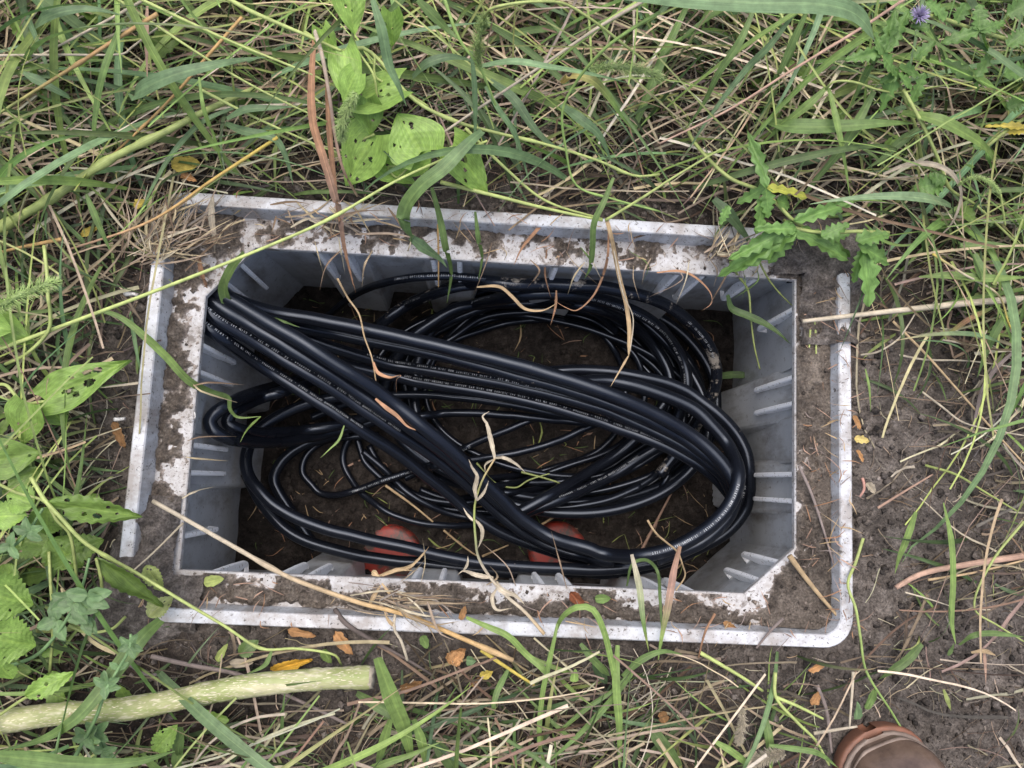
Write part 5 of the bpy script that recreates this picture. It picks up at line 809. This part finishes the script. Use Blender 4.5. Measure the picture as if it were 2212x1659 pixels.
# foxtail seed heads
def foxtail(label, c_, axis, wpx, col, stem_pl=None):
    p = spline(pts3(c_, axis), 40); o = plant('foxtail_grass', label, 'foxtail', p[0]); acc = Acc(); r = px(wpx, axis[0][2]) / 2; q = np.linspace(0, 1, 40)
    tube(acc, p, r * .30 * np.clip(np.sin(np.pi * (q * .92 + .05)), .2, 1) ** .5, col * .9, 7, rough=.4); t = tangents(p)
    for i in range(650):
        k = rng.integers(0, 38); d = rng.normal(size=3); d -= (d @ t[k]) * t[k]; d /= np.linalg.norm(d); b = p[k] + d * r * .25; dd = d + t[k] * rng.uniform(.3, 1.0); L = r * rng.uniform(.55, 1.05) * (.6 + .4 * math.sin(math.pi * k / 38))
        e = b + dd / np.linalg.norm(dd) * L; s = np.cross(dd, [0, .3, 1]); s /= np.linalg.norm(s) + 1e-9; w = .00016
        acc.add([b - s * w * 1.5, b + s * w * 1.5, e + s * w * .6, e - s * w * .6], [[0, 1, 2, 3]], col * rng.uniform(.9, 1.5))
    for i in range(170):
        k = rng.integers(0, 39); d = rng.normal(size=3); d -= (d @ t[k]) * t[k]; d /= np.linalg.norm(d); b = p[k] + d * r * .28
        tube(acc, np.array([b - t[k] * .0009, b, b + t[k] * .0009]), np.array([.0002, .0006, .0002]), col * rng.uniform(1.0, 1.7), 5)
    acc.obj('seed_head', M_BLADE, o)
    if stem_pl: a2 = Acc(); tube(a2, spline(pts3(c_, stem_pl), 26), px(5) / 2, YG, 6); a2.obj('stem', M_STEM, o)
FX = np.array([.22, .29, .11])
foxtail('upright bristly green foxtail head near the top middle', 'T2', [(1130, 430, .16), (1120, 280, .18), (1150, 150, .19), (1165, 110, .2)], 36, FX, [(1165, 110, .2), (1220, 50, .22), (1500, 10, .22), (1730, 45, .2), (2212, 400, .15)])
foxtail('bristly green foxtail head lying level in the upper middle', 'T2', [(1850, 440, .13), (2000, 430, .14), (2200, 460, .14), (2330, 520, .13)], 40, FX * 1.1)
foxtail('blurry green foxtail head hanging over the bindweed leaves', 'T2', [(330, 600, .17), (280, 700, .16), (240, 800, .15), (240, 910, .13)], 38, FX * 1.1)
foxtail('pale yellow green foxtail head at the left edge', 'L', [(-60, 420, .14), (80, 330, .16), (220, 270, .16), (340, 220, .16), (450, 200, .15)], 42, FX * 1.5)
foxtail('slim green foxtail head in the right grass', 'T3', [(1780, 1200, .07), (1880, 1150, .08), (1990, 1180, .08), (2060, 1260, .07)], 16, FX * 1.2, [(2060, 1260, .07), (2090, 1460, .04)])
foxtail('pale foxtail head in the straw left of the boot', 'BR', [(380, 1270, .03), (390, 1360, .03), (370, 1450, .03), (360, 1500, .02)], 24, PAL * .6)
foxtail('golden foxtail head at the bottom edge near the boot', 'BR', [(660, 1560, .03), (540, 1590, .03), (430, 1640, .02)], 34, PAL * .62)

# thick cut stalk
stk = empty('cut_weed_stalk', 'thick cut weed stalk, pale green with white speckles, lying in the lower left', 'stalk', None, tuple(at('F', 0, 1560, .02)))
p = spline(pts3('F', [(-60, 1570, .035), (100, 1545, .035), (280, 1530, .033), (520, 1484, .034), (700, 1466, .03), (800, 1463, .03)]), 90)
acc = Acc(); r = px(22, .03) * (1 + .04 * np.sin(np.linspace(0, 20, 90)) + .03 * rng.random(90)); r[[20, 21, 22, 50, 51, 52, 76, 77]] *= 1.07; r[-4:] *= 1 + .12 * (rng.random(4) - .5); tube(acc, p, r, (1, 1, 1), 22, rough=.05, cap=False); acc.obj('stalk', M_STALK, stk)
a = np.linspace(0, 2 * math.pi, 19)[:-1]; t = tangents(p)[-1]; s = np.cross(t, [0, 0, 1]); s /= np.linalg.norm(s); w = np.cross(s, t); V = []
for q, e in ((1.02, -.004), (.95, .002), (.7, -.001), (.35, -.004), (.02, -.007)):
    for w_ in a: V.append(p[-1] + t * (e + .003 * rng.random()) + r[-1] * q * (np.cos(w_) * w + np.sin(w_) * s))
acc = Acc(); acc.add(V, gridq(5, 18, True), PAL * .9); acc.obj('cut_end', M_DRY, stk)
acc = Acc()
for i in range(900):                   # corky dashes along the stalk
    k = rng.integers(2, 87); a_ = rng.uniform(-1.5, 1.5); tt = tangents(p)[k]; s = np.cross(tt, [0, 0, 1]); s /= np.linalg.norm(s); w = np.cross(s, tt); nn = math.cos(a_) * w + math.sin(a_) * s; sd_ = np.cross(nn, tt); b = p[k] + nn * (r[k] * 1.0) + (p[k + 1] - p[k]) * rng.random()
    L, Wd = rng.uniform(.0008, .0034), rng.uniform(.00025, .0005); acc.add([b - tt * L, b - sd_ * Wd + nn * .0004, b + tt * L, b + sd_ * Wd + nn * .0004], [[0, 1, 2, 3]], np.array([.68, .63, .48]) * rng.uniform(.6, 1.1))
acc.obj('corky_spots', M_DRY, stk)['kind'] = 'stuff'

# fallen leaves
def dead(label, c_, x, y, z, L, ang, w, col, name='dead_leaf', jag=.3, cr=.10, cat='leaf'):
    a = math.radians(ang); dx, dy = math.cos(a) * L / 2, -math.sin(a) * L / 2; jag = jag * rng.uniform(.3, .9); acc = Acc(); leaf(acc, at(c_, x - dx, y - dy, z), at(c_, x + dx, y + dy, z + .004), px(w * rng.uniform(.7, 1.1), z), col * rng.uniform(.7, 1.1), jag=jag, nj=rng.integers(2, 5), fold=rng.uniform(.2, .9), curl=.15, nu=24, nv=9, pw=.6, crumple=cr)
    o = acc.obj(name, M_DLEAF); return tag(o, label, cat)
OL = np.array([.36, .20, .09])
for args in (('curled orange brown dead leaf right of the yellow one below the box', 'F', 742, 1390, -.004, 62, -55, 30, OL), ('golden yellow leaf tucked above the cut stalk', 'F', 628, 1437, 0, 88, 12, 22, np.array([.62, .36, .05])), ('orange dead leaf under the bottom lip at the left', 'F', 650, 1368, -.006, 60, -15, 22, OL * .8),
             ('crumpled orange leaf below the middle of the bottom lip', 'F', 985, 1415, -.004, 45, 30, 28, OL), ('small curled brown leaf standing on the bottom lip', 'F', 1000, 1325, .015, 30, 70, 16, OL * .8), ('brown leaf in the straw below the stalk end', 'F', 888, 1483, -.004, 48, 20, 26, OL * .7), ('reddish brown crumpled leaf on the bottom ledge', 'F', 1248, 1298, -.018, 50, -50, 28, np.array([.22, .08, .04])),
             ('small orange leaf in the bottom channel near the right', 'F', 1578, 1353, -.016, 36, -30, 20, OL), ('pale yellow leaf beside the right lip', 'F', 1862, 950, 0, 34, -10, 20, np.array([.60, .48, .18])), ('orange leaf tucked by the right lip above the yellow one', 'F', 1852, 912, -.006, 34, -60, 12, OL), ('orange leaf by the right lip below the yellow one', 'F', 1858, 985, -.006, 30, -60, 14, OL),
             ('yellow spotted leaf in the grass above the top left corner', 'T1', 1200, 1060, .02, 170, 10, 34, YEL * .9), ('orange leaf scrap below the yellow spotted leaf', 'T1', 1220, 1150, .01, 100, -20, 20, OL), ('yellow leaf scrap at the left above the box corner', 'T1', 910, 1320, .01, 90, 20, 26, YEL * .85), ('yellow leaf far left beneath the thick pale stem', 'T1', 580, 1500, .01, 120, 30, 20, YEL * .9),
             ('brown leaf among the grass roots at the left', 'L', 860, 1310, 0, 200, -70, 26, OL * .6), ('golden leaf piece in the soil left of the boot', 'BR', 860, 1210, 0, 90, 60, 22, OL), ('orange leaf below the rounded corner', 'BR', 870, 1005, 0, 120, 20, 18, OL * 1.1), ('pale dried leaf on the soil right of the box', 'R', 545, 1530, .0, 90, -50, 24, PAL * .8),
             ('orange brown leaf in the straw, lower middle', 'BM', 750, 640, 0, 110, 40, 30, OL * 1.05), ('brown leaf below the mottled stalk end', 'BM', 440, 830, 0, 120, 5, 22, OL * .75), ('yellowish leaf scrap in the lower straw', 'BM', 940, 750, 0, 80, 20, 20, YEL * .7), ('orange scrap under the lower straw', 'BM', 870, 800, -.003, 70, 50, 16, OL * .8), ('dark orange leaf at the lower right of the straw', 'BM', 2090, 1040, 0, 110, -70, 24, OL * .7)):
    dead(*args)
for args in (('round green leaf scrap on the bottom ledge near the right', 'F', 1302, 1293, -.02, 34, 0, 24, GR * 1.1), ('thin yellow green leaf on the bottom ledge at the left', 'BL', 1240, 570, -.015, 110, 10, 22, YG * .8), ('green leaf scrap under the bottom lip', 'BM', 540, 540, 0, 90, -70, 18, GR), ('yellow curled leaf above the cut stalk', 'BL', 1290, 990, .01, 110, 60, 18, YG), ('green leaf scrap above the cut end', 'BL', 1900, 1010, 0, 90, -60, 26, LG * .8),
             ('pale holed leaf scrap above the stalk', 'BL', 1400, 1050, .0, 130, 0, 24, PAL * .7), ('green leaf bit in the lower straw', 'BM', 840, 660, 0, 60, -10, 18, GB), ('small round green leaf in the lower straw', 'BM', 1510, 760, .01, 80, 80, 18, LG), ('dark green leaf in the straw right of centre', 'BM', 1680, 740, .005, 170, -60, 26, GB * .6), ('ragged green leaf on soil above the boot', 'BR', 1220, 1210, .0, 150, 60, 20, GR * .8), ('pale green leaf lying on soil above the boot', 'BR', 1130, 1290, -.002, 110, 80, 20, GB * 1.0)):
    dead(*args, name='leaf_scrap', jag=.12, cr=.03)
# white plastic scraps
for lab, c_, pl, w in (('small white plastic tube scrap left of the box, upper', 'L', [(900, 290, 0), (960, 290, .0), (1000, 300, 0)], 11), ('small white plastic tube scrap left of the box, lower', 'L', [(830, 1200, 0), (870, 1200, 0), (910, 1195, 0)], 9)):
    stem(lab, c_, pl, w, (1, 1, 1), 'scrap', 'plastic_scrap', M_WHITE, taper=.75, n=8)
stem('white plastic sliver curling off the left ledge', 'L', [(1385, 1130, -.026), (1412, 1150, -.02), (1415, 1190, -.02), (1385, 1200, -.026)], 3, (1, 1, 1), 'scrap', 'plastic_scrap', M_WHITE, taper=1)
stem('pink grub like root piece on the soil right of the box', 'R', [(490, 1465, .002), (500, 1500, .004), (500, 1540, .004), (475, 1585, .002)], 7, np.array([.45, .25, .2]), 'root', 'root', M_DRY)

# ------------------------------------------------------------------ boot
tc = at('BR', 1300, 1462, .03); boot = empty('work_boot', 'toe of a scuffed brown leather work boot with an orange brown sole edge', 'boot', None, (tc[0], tc[1], -.014))
def boot_loft(secs, k=28):
    V = []
    for (y, hw, z0, z1, sq) in secs:
        for i in range(k):
            a = 2 * math.pi * i / k; cx_, sz_ = math.cos(a), math.sin(a); x = hw * math.copysign(abs(cx_) ** sq, cx_); zc = (z0 + z1) / 2; z = zc + (z1 - z0) / 2 * math.copysign(abs(sz_) ** sq, sz_); V.append((x, y, z))
    return np.array(V), gridq(len(secs), k, True)
def sole_w(y): L = .30; q = -y / L; return .0495 * (min(1, math.sqrt(max(0, q) / .13 * (2 - min(q / .13, 2)))) if q < .13 else 1) * (1 - .28 * math.exp(-((q - .58) / .16)**2)) * (1 if q < .88 else math.sqrt(max(.0001, 1 - ((q - .88) / .12)**2)))
ysl = [-.0004, -.002, -.005, -.010, -.018, -.028, -.039, -.06, -.09, -.12, -.15, -.18, -.21, -.24, -.264, -.28, -.292, -.298, -.2999]
V, Q = boot_loft([(y, sole_w(y), 0, .020, .35) for y in ysl]); link('sole', mk_mesh('sole', V, Q), M_RUB, boot)
def up_h(q): return .022 + (.048 * min(1, math.sqrt(q / .10) if q < .10 else 1)) + (.030 * min(1, max(0, (q - .25) / .25))) 
sec = []
for y in [-.008, -.010, -.014, -.020, -.029, -.04, -.055, -.075, -.10, -.13, -.16]:
    sec.append((y, sole_w(y + .006) - .0035, .014, up_h((-y - .008) / .3) , .72))
V, Q = boot_loft(sec); link('upper', mk_mesh('upper', V, Q), M_BOOT, boot)
V = []; k = 28
for z, yc, hl, hw in ((.02, -.20, .095, .040), (.06, -.20, .088, .042), (.09, -.205, .080, .044), (.12, -.215, .066, .046), (.16, -.222, .060, .048), (.20, -.226, .060, .050), (.203, -.226, .054, .045), (.15, -.226, .050, .040)):
    for i in range(k): a = 2 * math.pi * i / k; V.append((hw * math.cos(a), yc + hl * math.sin(a), z))
link('shaft', mk_mesh('shaft', V, gridq(8, k, True)), M_BOOT, boot)
V, Q = boot_loft([(y, sole_w(y + .004) - .001, .018, .026, .5) for y in [-.005, -.008, -.014, -.022, -.032, -.045, -.06, -.09, -.13, -.18, -.23, -.27, -.29]]); link('welt', mk_mesh('welt', V, Q), M_RAND, boot)
acc = Acc(); ps = []
for i in range(33):
    q = i / 32; a = math.pi * q; y = -.062 + .010 * math.sin(a) ; x = -.050 + .100 * q; ps.append((x * .98, y, .018 + .0425 * math.sin(a) ** .62 ))
tube(acc, np.array(ps), .0019, (1, 1, 1), 6); o = link('toe_cap_seam', acc.mesh('toe_cap_seam'), M_RAND, boot)
for zz_, ins_, rad_ in ((.034, .0075, .0022),):
    acc = Acc(); ps = [(-(sole_w(-y) - ins_ * .55), -y - ins_, zz_) for y in np.linspace(.09, .004, 24)] ; ps += [(-x, y, z) for x, y, z in ps[::-1]]
    tube(acc, spline(ps, 90), rad_, (1, 1, 1), 8); link('toe_bumper', acc.mesh('toe_bumper'), M_RAND, boot)
boot.rotation_euler = (0, 0, math.radians(22))

# ------------------------------------------------------------------ grass, straw and roots as masses
mS, mT, mP, mB, mK, mG = [np.array(c_) for c_ in ((.37, .31, .20), (.31, .245, .165), (.46, .41, .30), (.18, .13, .09), (.29, .23, .175), (.20, .175, .15))]
def scatter(n, G_, ext=(-1.05, 1.0, -.85, 1.15)):
    out = []; tot = 0
    while tot < n:
        x = rng.uniform(ext[0], ext[1], n * 2); y = rng.uniform(ext[2], ext[3], n * 2); X = np.stack([x, y, np.zeros_like(x)], -1); d = dens(G_, proj(X)) / 9
        clump = .35 + 1.3 * fbm(x * 9 + 60, y * 9 + 60, 3) ** 1.5
        k = (rng.random(len(x)) < d * clump) & ~((np.abs(x) < .386) & (np.abs(y) < .231)); out.append(np.stack([x[k], y[k]], -1)); tot += k.sum()
    return np.concatenate(out)[:n]
def mass(name, label, cat, m, n, G_, Lr, Wr, el0, bend, cols, zoff, segs=8, flat=False, head=None, kink=.0, keepout=(.358, .204), fold=.3, cr=0.0):
    B = scatter(n, G_); n = len(B); L = rng.uniform(*Lr, n) * rng.uniform(.6, 1.0, n); Wd = rng.uniform(*Wr, n)
    hd = rng.uniform(0, 2 * math.pi, n) if head is None else np.where(rng.random(n) < .6, rng.normal(head, .45, n) + math.pi * rng.integers(0, 2, n), rng.uniform(0, 6.283, n))
    e0 = rng.uniform(*el0, n); bd = rng.uniform(*bend, n); cv = rng.normal(0, .5, n) ; base = gz(B[:, 0], B[:, 1])
    pos = np.zeros((n, segs + 1, 3)); pos[:, 0, :2] = B; pos[:, 0, 2] = base + rng.uniform(*zoff, n)
    kk = rng.normal(0, 1, (n, segs)) * kink
    dirs = []
    for s in range(segs):
        q = (s + .5) / segs; el = e0 - bd * q ** 1.3; h_ = hd + cv * q + kk[:, :s + 1].sum(1) * .6
        d = np.stack([np.cos(el) * np.cos(h_), np.cos(el) * np.sin(h_), np.sin(el)], -1); st_ = d * (L / segs)[:, None]; nx = pos[:, s] + st_
        fl_ = gz(nx[:, 0], nx[:, 1]) + .002; nx[:, 2] = np.maximum(nx[:, 2], fl_); pos[:, s + 1] = nx
    ins = ((np.abs(pos[..., 0]) < keepout[0]) & (np.abs(pos[..., 1]) < keepout[1])).any(1); 
    over = ((np.abs(pos[..., 0]) < .38) & (np.abs(pos[..., 1]) < .225)).any(1) & (rng.random(n) < np.where((pos[:, 0, 0] > .3) | (pos[:, 0, 1] < -.2), .80, .12))
    ok = ~(ins | over); 
    pu = proj(pos); inb = (pu[..., 0] > 400) & (pu[..., 0] < 1740) & (pu[..., 1] > 570) & (pu[..., 1] < 1250); ok &= ~inb.any(1)
    cd = np.linalg.norm(pos - CC, axis=-1).min(1) > .38; ok &= cd
    zz = pos[..., 2]; ln = 1560 - (pu[..., 0]) * .117; ok &= ~(((np.abs(pu[..., 1] - ln) < 30) & (pu[..., 0] < 815)).any(1) & (rng.random(n) < .85))
    ok &= ~((np.hypot(pu[..., 0] - 880, (pu[..., 1] - 330) * .9) < 120).any(1) & (pos[..., 2].max(1) > .03) & (rng.random(n) < .75))
    ok &= ~((pu[..., 0] > 1650) & (pu[..., 1] > 1200) & (pos[..., 2] > .04)).any(1)
    bt = proj(np.array([[.395, -.395, .0]]))[0]; ok &= ~((np.abs(pu[..., 0] - 1905) < 115) & (pu[..., 1] > 1555)).any(1)
    pos = pos[ok]; L, Wd = L[ok], Wd[ok]; n = len(pos)
    t = np.gradient(pos, axis=1); t /= np.linalg.norm(t, axis=2, keepdims=True) + 1e-9
    up = np.zeros_like(t); up[..., 2] = 1; up[..., 0] = rng.normal(0, .5, n)[:, None]; up[..., 1] = rng.normal(0, .5, n)[:, None]
    s_ = np.cross(t, up); s_ /= np.linalg.norm(s_, axis=2, keepdims=True) + 1e-9; nn = np.cross(s_, t)
    q = np.linspace(0, 1, segs + 1); prof = np.minimum(.55 + 1.8 * q, ((1 - q) / .6) ** .8) if not flat else np.clip(1.0 - .35 * q, 0, 1); prof = np.clip(prof, .04, 1)
    hw = (Wd[:, None] / 2 * prof[None])[..., None]; x = np.array([-1, 0, 1.0])
    V = pos[:, :, None] + hw[:, :, None] * (x[None, None, :, None] * s_[:, :, None] + (np.abs(x) * fold)[None, None, :, None] * nn[:, :, None])
    if cr: V += cr * (rng.random(V.shape) - .5) * Wd[:, None, None, None]
    ci = rng.integers(0, len(cols), n); c = np.array(cols)[ci] * rng.uniform(.65, 1.25, (n, 1)) * rng.uniform(.92, 1.08, (n, 3))
    c2 = np.where((rng.random(n) < (.15 if not flat else 0))[:, None], ST * .9, c)
    cc = c[:, None] * (1 - (q ** 3)[None, :, None]) + c2[:, None] * (q ** 3)[None, :, None]
    C = np.repeat(cc[:, :, None], 3, 2); U = np.stack(np.broadcast_arrays(((x + 1) / 2)[None, None], (q * 3)[None, :, None] + rng.random(n)[:, None, None] * 9), -1); U = np.broadcast_to(U, (n, segs + 1, 3, 2))
    g_ = gridq(segs + 1, 3); Q = (g_[None] + (np.arange(n) * (segs + 1) * 3)[:, None, None]).reshape(-1, 4)
    o = link(name, mk_mesh(name, V.reshape(-1, 3), Q, C.reshape(-1, 3), U.reshape(-1, 2)), m); stuff(o, label, cat)
mass('straw_litter', 'matted dead straw lying on the soil around the box', 'straw', M_DRY, 10500, STRAW, (.02, .22), (.0008, .0036), (-.05, .12), (-.1, .25), [mS * .55, mT * .55, mP * .6, mB * .6, mK * .55, mG * .6, mK * .35, mB * .4, mK * .7, mG * .4, mP * .85], (.001, .02), segs=7, flat=True, head=.25, kink=.17, cr=.3)  # bottom layer coloured darker to paint in shade down in the mat
mass('fine_roots', 'fine dry rootlets and chaff on the soil', 'chaff', M_DRY, 21000, STRAW * .5 + 3.0, (.008, .05), (.0005, .0014), (-.1, .3), (-.2, .6), [mT * .8, mK * .7, mB * .8, mP * .8, mG * .8, mB * .5], (0, .004), segs=5, flat=True, kink=.35, keepout=(.39, .235))
mass('trampled_straw', 'raised dry straw stems tangled in the grass', 'straw', M_DRY, 3600, STRAW ** 1.5 / 3, (.08, .36), (.0012, .0040), (.0, .3), (.1, .6), [mS * 1.1, mT, mP * 1.15, mB, mK, mS * 1.2], (.01, .06), segs=10, flat=True, head=.35, kink=.06)  # lightened tones here paint the raised straw as better lit
mass('short_grass', 'green grass growing round the box', 'grass', M_BLADE, 9000, GREEN, (.05, .22), (.0014, .0052), (.2, 1.3), (.5, 2.2), [GR, GB, GR * .6, GB * .6, LG, DG, YG * .8, DG * .8], (0, .004), segs=9)  # darker variants put shaded depth into the blade colours
mass('long_grass', 'long bent green grass blades in the thick growth', 'grass', M_BLADE, 1500, GREEN ** 1.6 / 4, (.2, .48), (.004, .0115), (.2, 1.0), (.6, 1.9), [GR * 1.3, GB * 1.2, GR, LG * 1.15, GB * 1.3], (.01, .06), segs=12)  # colours brightened so the upper blades look more lit
mass('pale_grass_stems', 'thin yellow green grass stems bent over the growth', 'grass', M_BLADE, 1500, GREEN ** 1.4 / 3, (.2, .5), (.0016, .0030), (.1, .7), (.2, 1.0), [YG, YG * .8, LG * 1.1], (.02, .07), segs=10, flat=True, kink=.05)
# low broad leaves under the grass
acc = Acc(); Bp = scatter(420, np.clip(GREEN - 5.5, 0, 9) * np.array([2.2, 1.6, .4, .25, .25, .2, .25, .3, .6, 1, 1.2, 1.4])[None])
for x, y in Bp:
    z = float(gz(x, y)) + rng.uniform(.01, .06); a = rng.uniform(0, 6.28); L = rng.uniform(.02, .05); t2 = np.array([x + L * math.cos(a), y + L * math.sin(a), z + rng.uniform(-.012, .012)])
    if abs(t2[0]) < .39 and abs(t2[1]) < .235: continue
    leaf(acc, (x, y, z), t2, L * rng.uniform(.35, .6), BW * rng.uniform(.4, .85), jag=.15, nj=5, fold=.3, curl=.15, nu=12, nv=6, nrm=(rng.normal(0, .3), rng.normal(0, .3), 1))
o = link('ground_leaves', acc.mesh('ground_leaves'), M_LEAF); stuff(o, 'low broad green leaves growing among the grass', 'ground cover')
# clippings on the box floor
n = 420; segs = 3; acc = Acc()
for i in range(n):
    x, y = rng.uniform(-.34, .34), rng.uniform(-.2, .2); a = rng.uniform(0, 6.28); L = rng.uniform(.008, .045); z = float(fz(x, y)) + .003; b = np.array([x, y, z]); e = np.array([x + L * math.cos(a), y + L * math.sin(a), 0]); e[2] = float(fz(e[0], e[1])) + .004; md = (b + e) / 2 + rng.normal(0, .003, 3)
    ribbon(acc, spline([b, md, e], 6), rng.uniform(.0008, .004 if i % 7 == 0 else .0016), [TAN * .7, BRN, GR * .6, YG * .6, PNK * .7][rng.integers(0, 5)])
o = link('floor_clippings', acc.mesh('floor_clippings'), M_DRY); stuff(o, 'grass clippings and bits of straw fallen on the box floor', 'clippings')
# bits on the rim
acc = Acc()
for i in range(360):
    sd_ = i % 4; u = rng.random()
    if sd_ < 2: x, y = rng.uniform(.335, .378), rng.uniform(-.21, .2)
    elif sd_ == 2: x, y = rng.uniform(-.36, .37), rng.uniform(-.22, -.18)
    else: x, y = rng.uniform(-.37, .36), rng.uniform(.182, .222)
    a = rng.uniform(0, 6.28); L = rng.uniform(.006, .03); i1 = np.clip(int((x + .366) / h), 0, len(xs) - 1)
    z = -.026 if (abs(x) < .362 and abs(y) < .206) else .001; b = np.array([x, y, z + .004]); e = b + np.array([L * math.cos(a), L * math.sin(a), rng.uniform(-.001, .003)])
    if insd(np.array([e[0]]), np.array([e[1]]))[0] < 0: continue
    if z < 0 and (abs(e[0]) > .362 or abs(e[1]) > .206): e[2] = .003; b[2] = -.012
    ribbon(acc, spline([b, (b + e) / 2 + rng.normal(0, .0015, 3), e], 6), rng.uniform(.0006, .0016), [TAN * .8, BRN, PNK, GRY, PNK * .6][rng.integers(0, 5)])
o = link('rim_chaff', acc.mesh('rim_chaff'), M_DRY); stuff(o, 'bits of dry straw and root stuck in the mud of the rim', 'chaff')

# dry straw bunched on the top left corner and below the thistle
for (c_, cx_, cy_, sx, sy, n, a0, lab) in (('E1', 330, 400, 230, 150, 170, .9, 'tangle of dry straw bunched over the top left corner of the box'), ('E2', 1800, 480, 130, 50, 40, .55, 'wisps of brown straw on the top ledge below the thistle'), ('E5', 600, 1200, 380, 90, 60, .3, 'torn dry grass wisps stuck on the muddy bottom ledge'), ('E1', 1250, 260, 500, 110, 90, -.9, 'dry straw wisps fallen across the top ledge')):
    acc = Acc()
    for i in range(n):
        b = at(c_, rng.normal(cx_, sx * .5), rng.normal(cy_, sy * .5), rng.uniform(.0, .022)); a = rng.normal(a0, .6); L = rng.uniform(.015, .08); d = np.array([math.cos(a), math.sin(a), 0]) * L
        e = b + d + [0, 0, rng.uniform(-.01, .01)]; m_ = (b + e) / 2 + rng.normal(0, L * .07, 3)
        ps = spline([b, m_, e], 8); ps[:, 2] = np.maximum(ps[:, 2], .001)
        if (insd(ps[:, 0], ps[:, 1]) < .003).any(): continue
        ribbon(acc, ps, rng.uniform(.0007, .003), [mS, mT, mP, mB, mK, mG][rng.integers(0, 6)] * rng.uniform(.7, 1.1), fold=.5)
    stuff(acc.obj('straw_wisps', M_DRY), lab, 'straw')

acc = Acc()
for i in range(34):                    # rootlets dangling from the top edge and a few from the other edges
    if i < 24: b = np.array([rng.uniform(-.25, .32), .1785 + rng.uniform(0, .02), -.024]); d = np.array([rng.normal(0, .5), -1, 0])
    elif i < 29: b = np.array([-.333, rng.uniform(-.15, .1), -.026]); d = np.array([1, rng.normal(0, .5), 0])
    else: b = np.array([rng.uniform(-.3, .25), -.1785, -.026]); d = np.array([rng.normal(0, .6), 1, 0])
    L = rng.uniform(.015, .06); d = d / np.linalg.norm(d); m_ = b + d * L * .5 + [rng.normal(0, .005), 0, .004]; e = b + d * L + [rng.normal(0, .01), 0, -rng.uniform(.01, .04)]
    ribbon(acc, spline([b, m_, e], 14), rng.uniform(.0008, .0024), [mS, mT, mB * 1.2, mK, mP, GR * .9][rng.integers(0, 6)], fold=.6, crumple=.15)
stuff(acc.obj('hanging_rootlets', M_DRY), 'thin dry rootlets and straw bits dangling over the edges of the opening', 'rootlets')
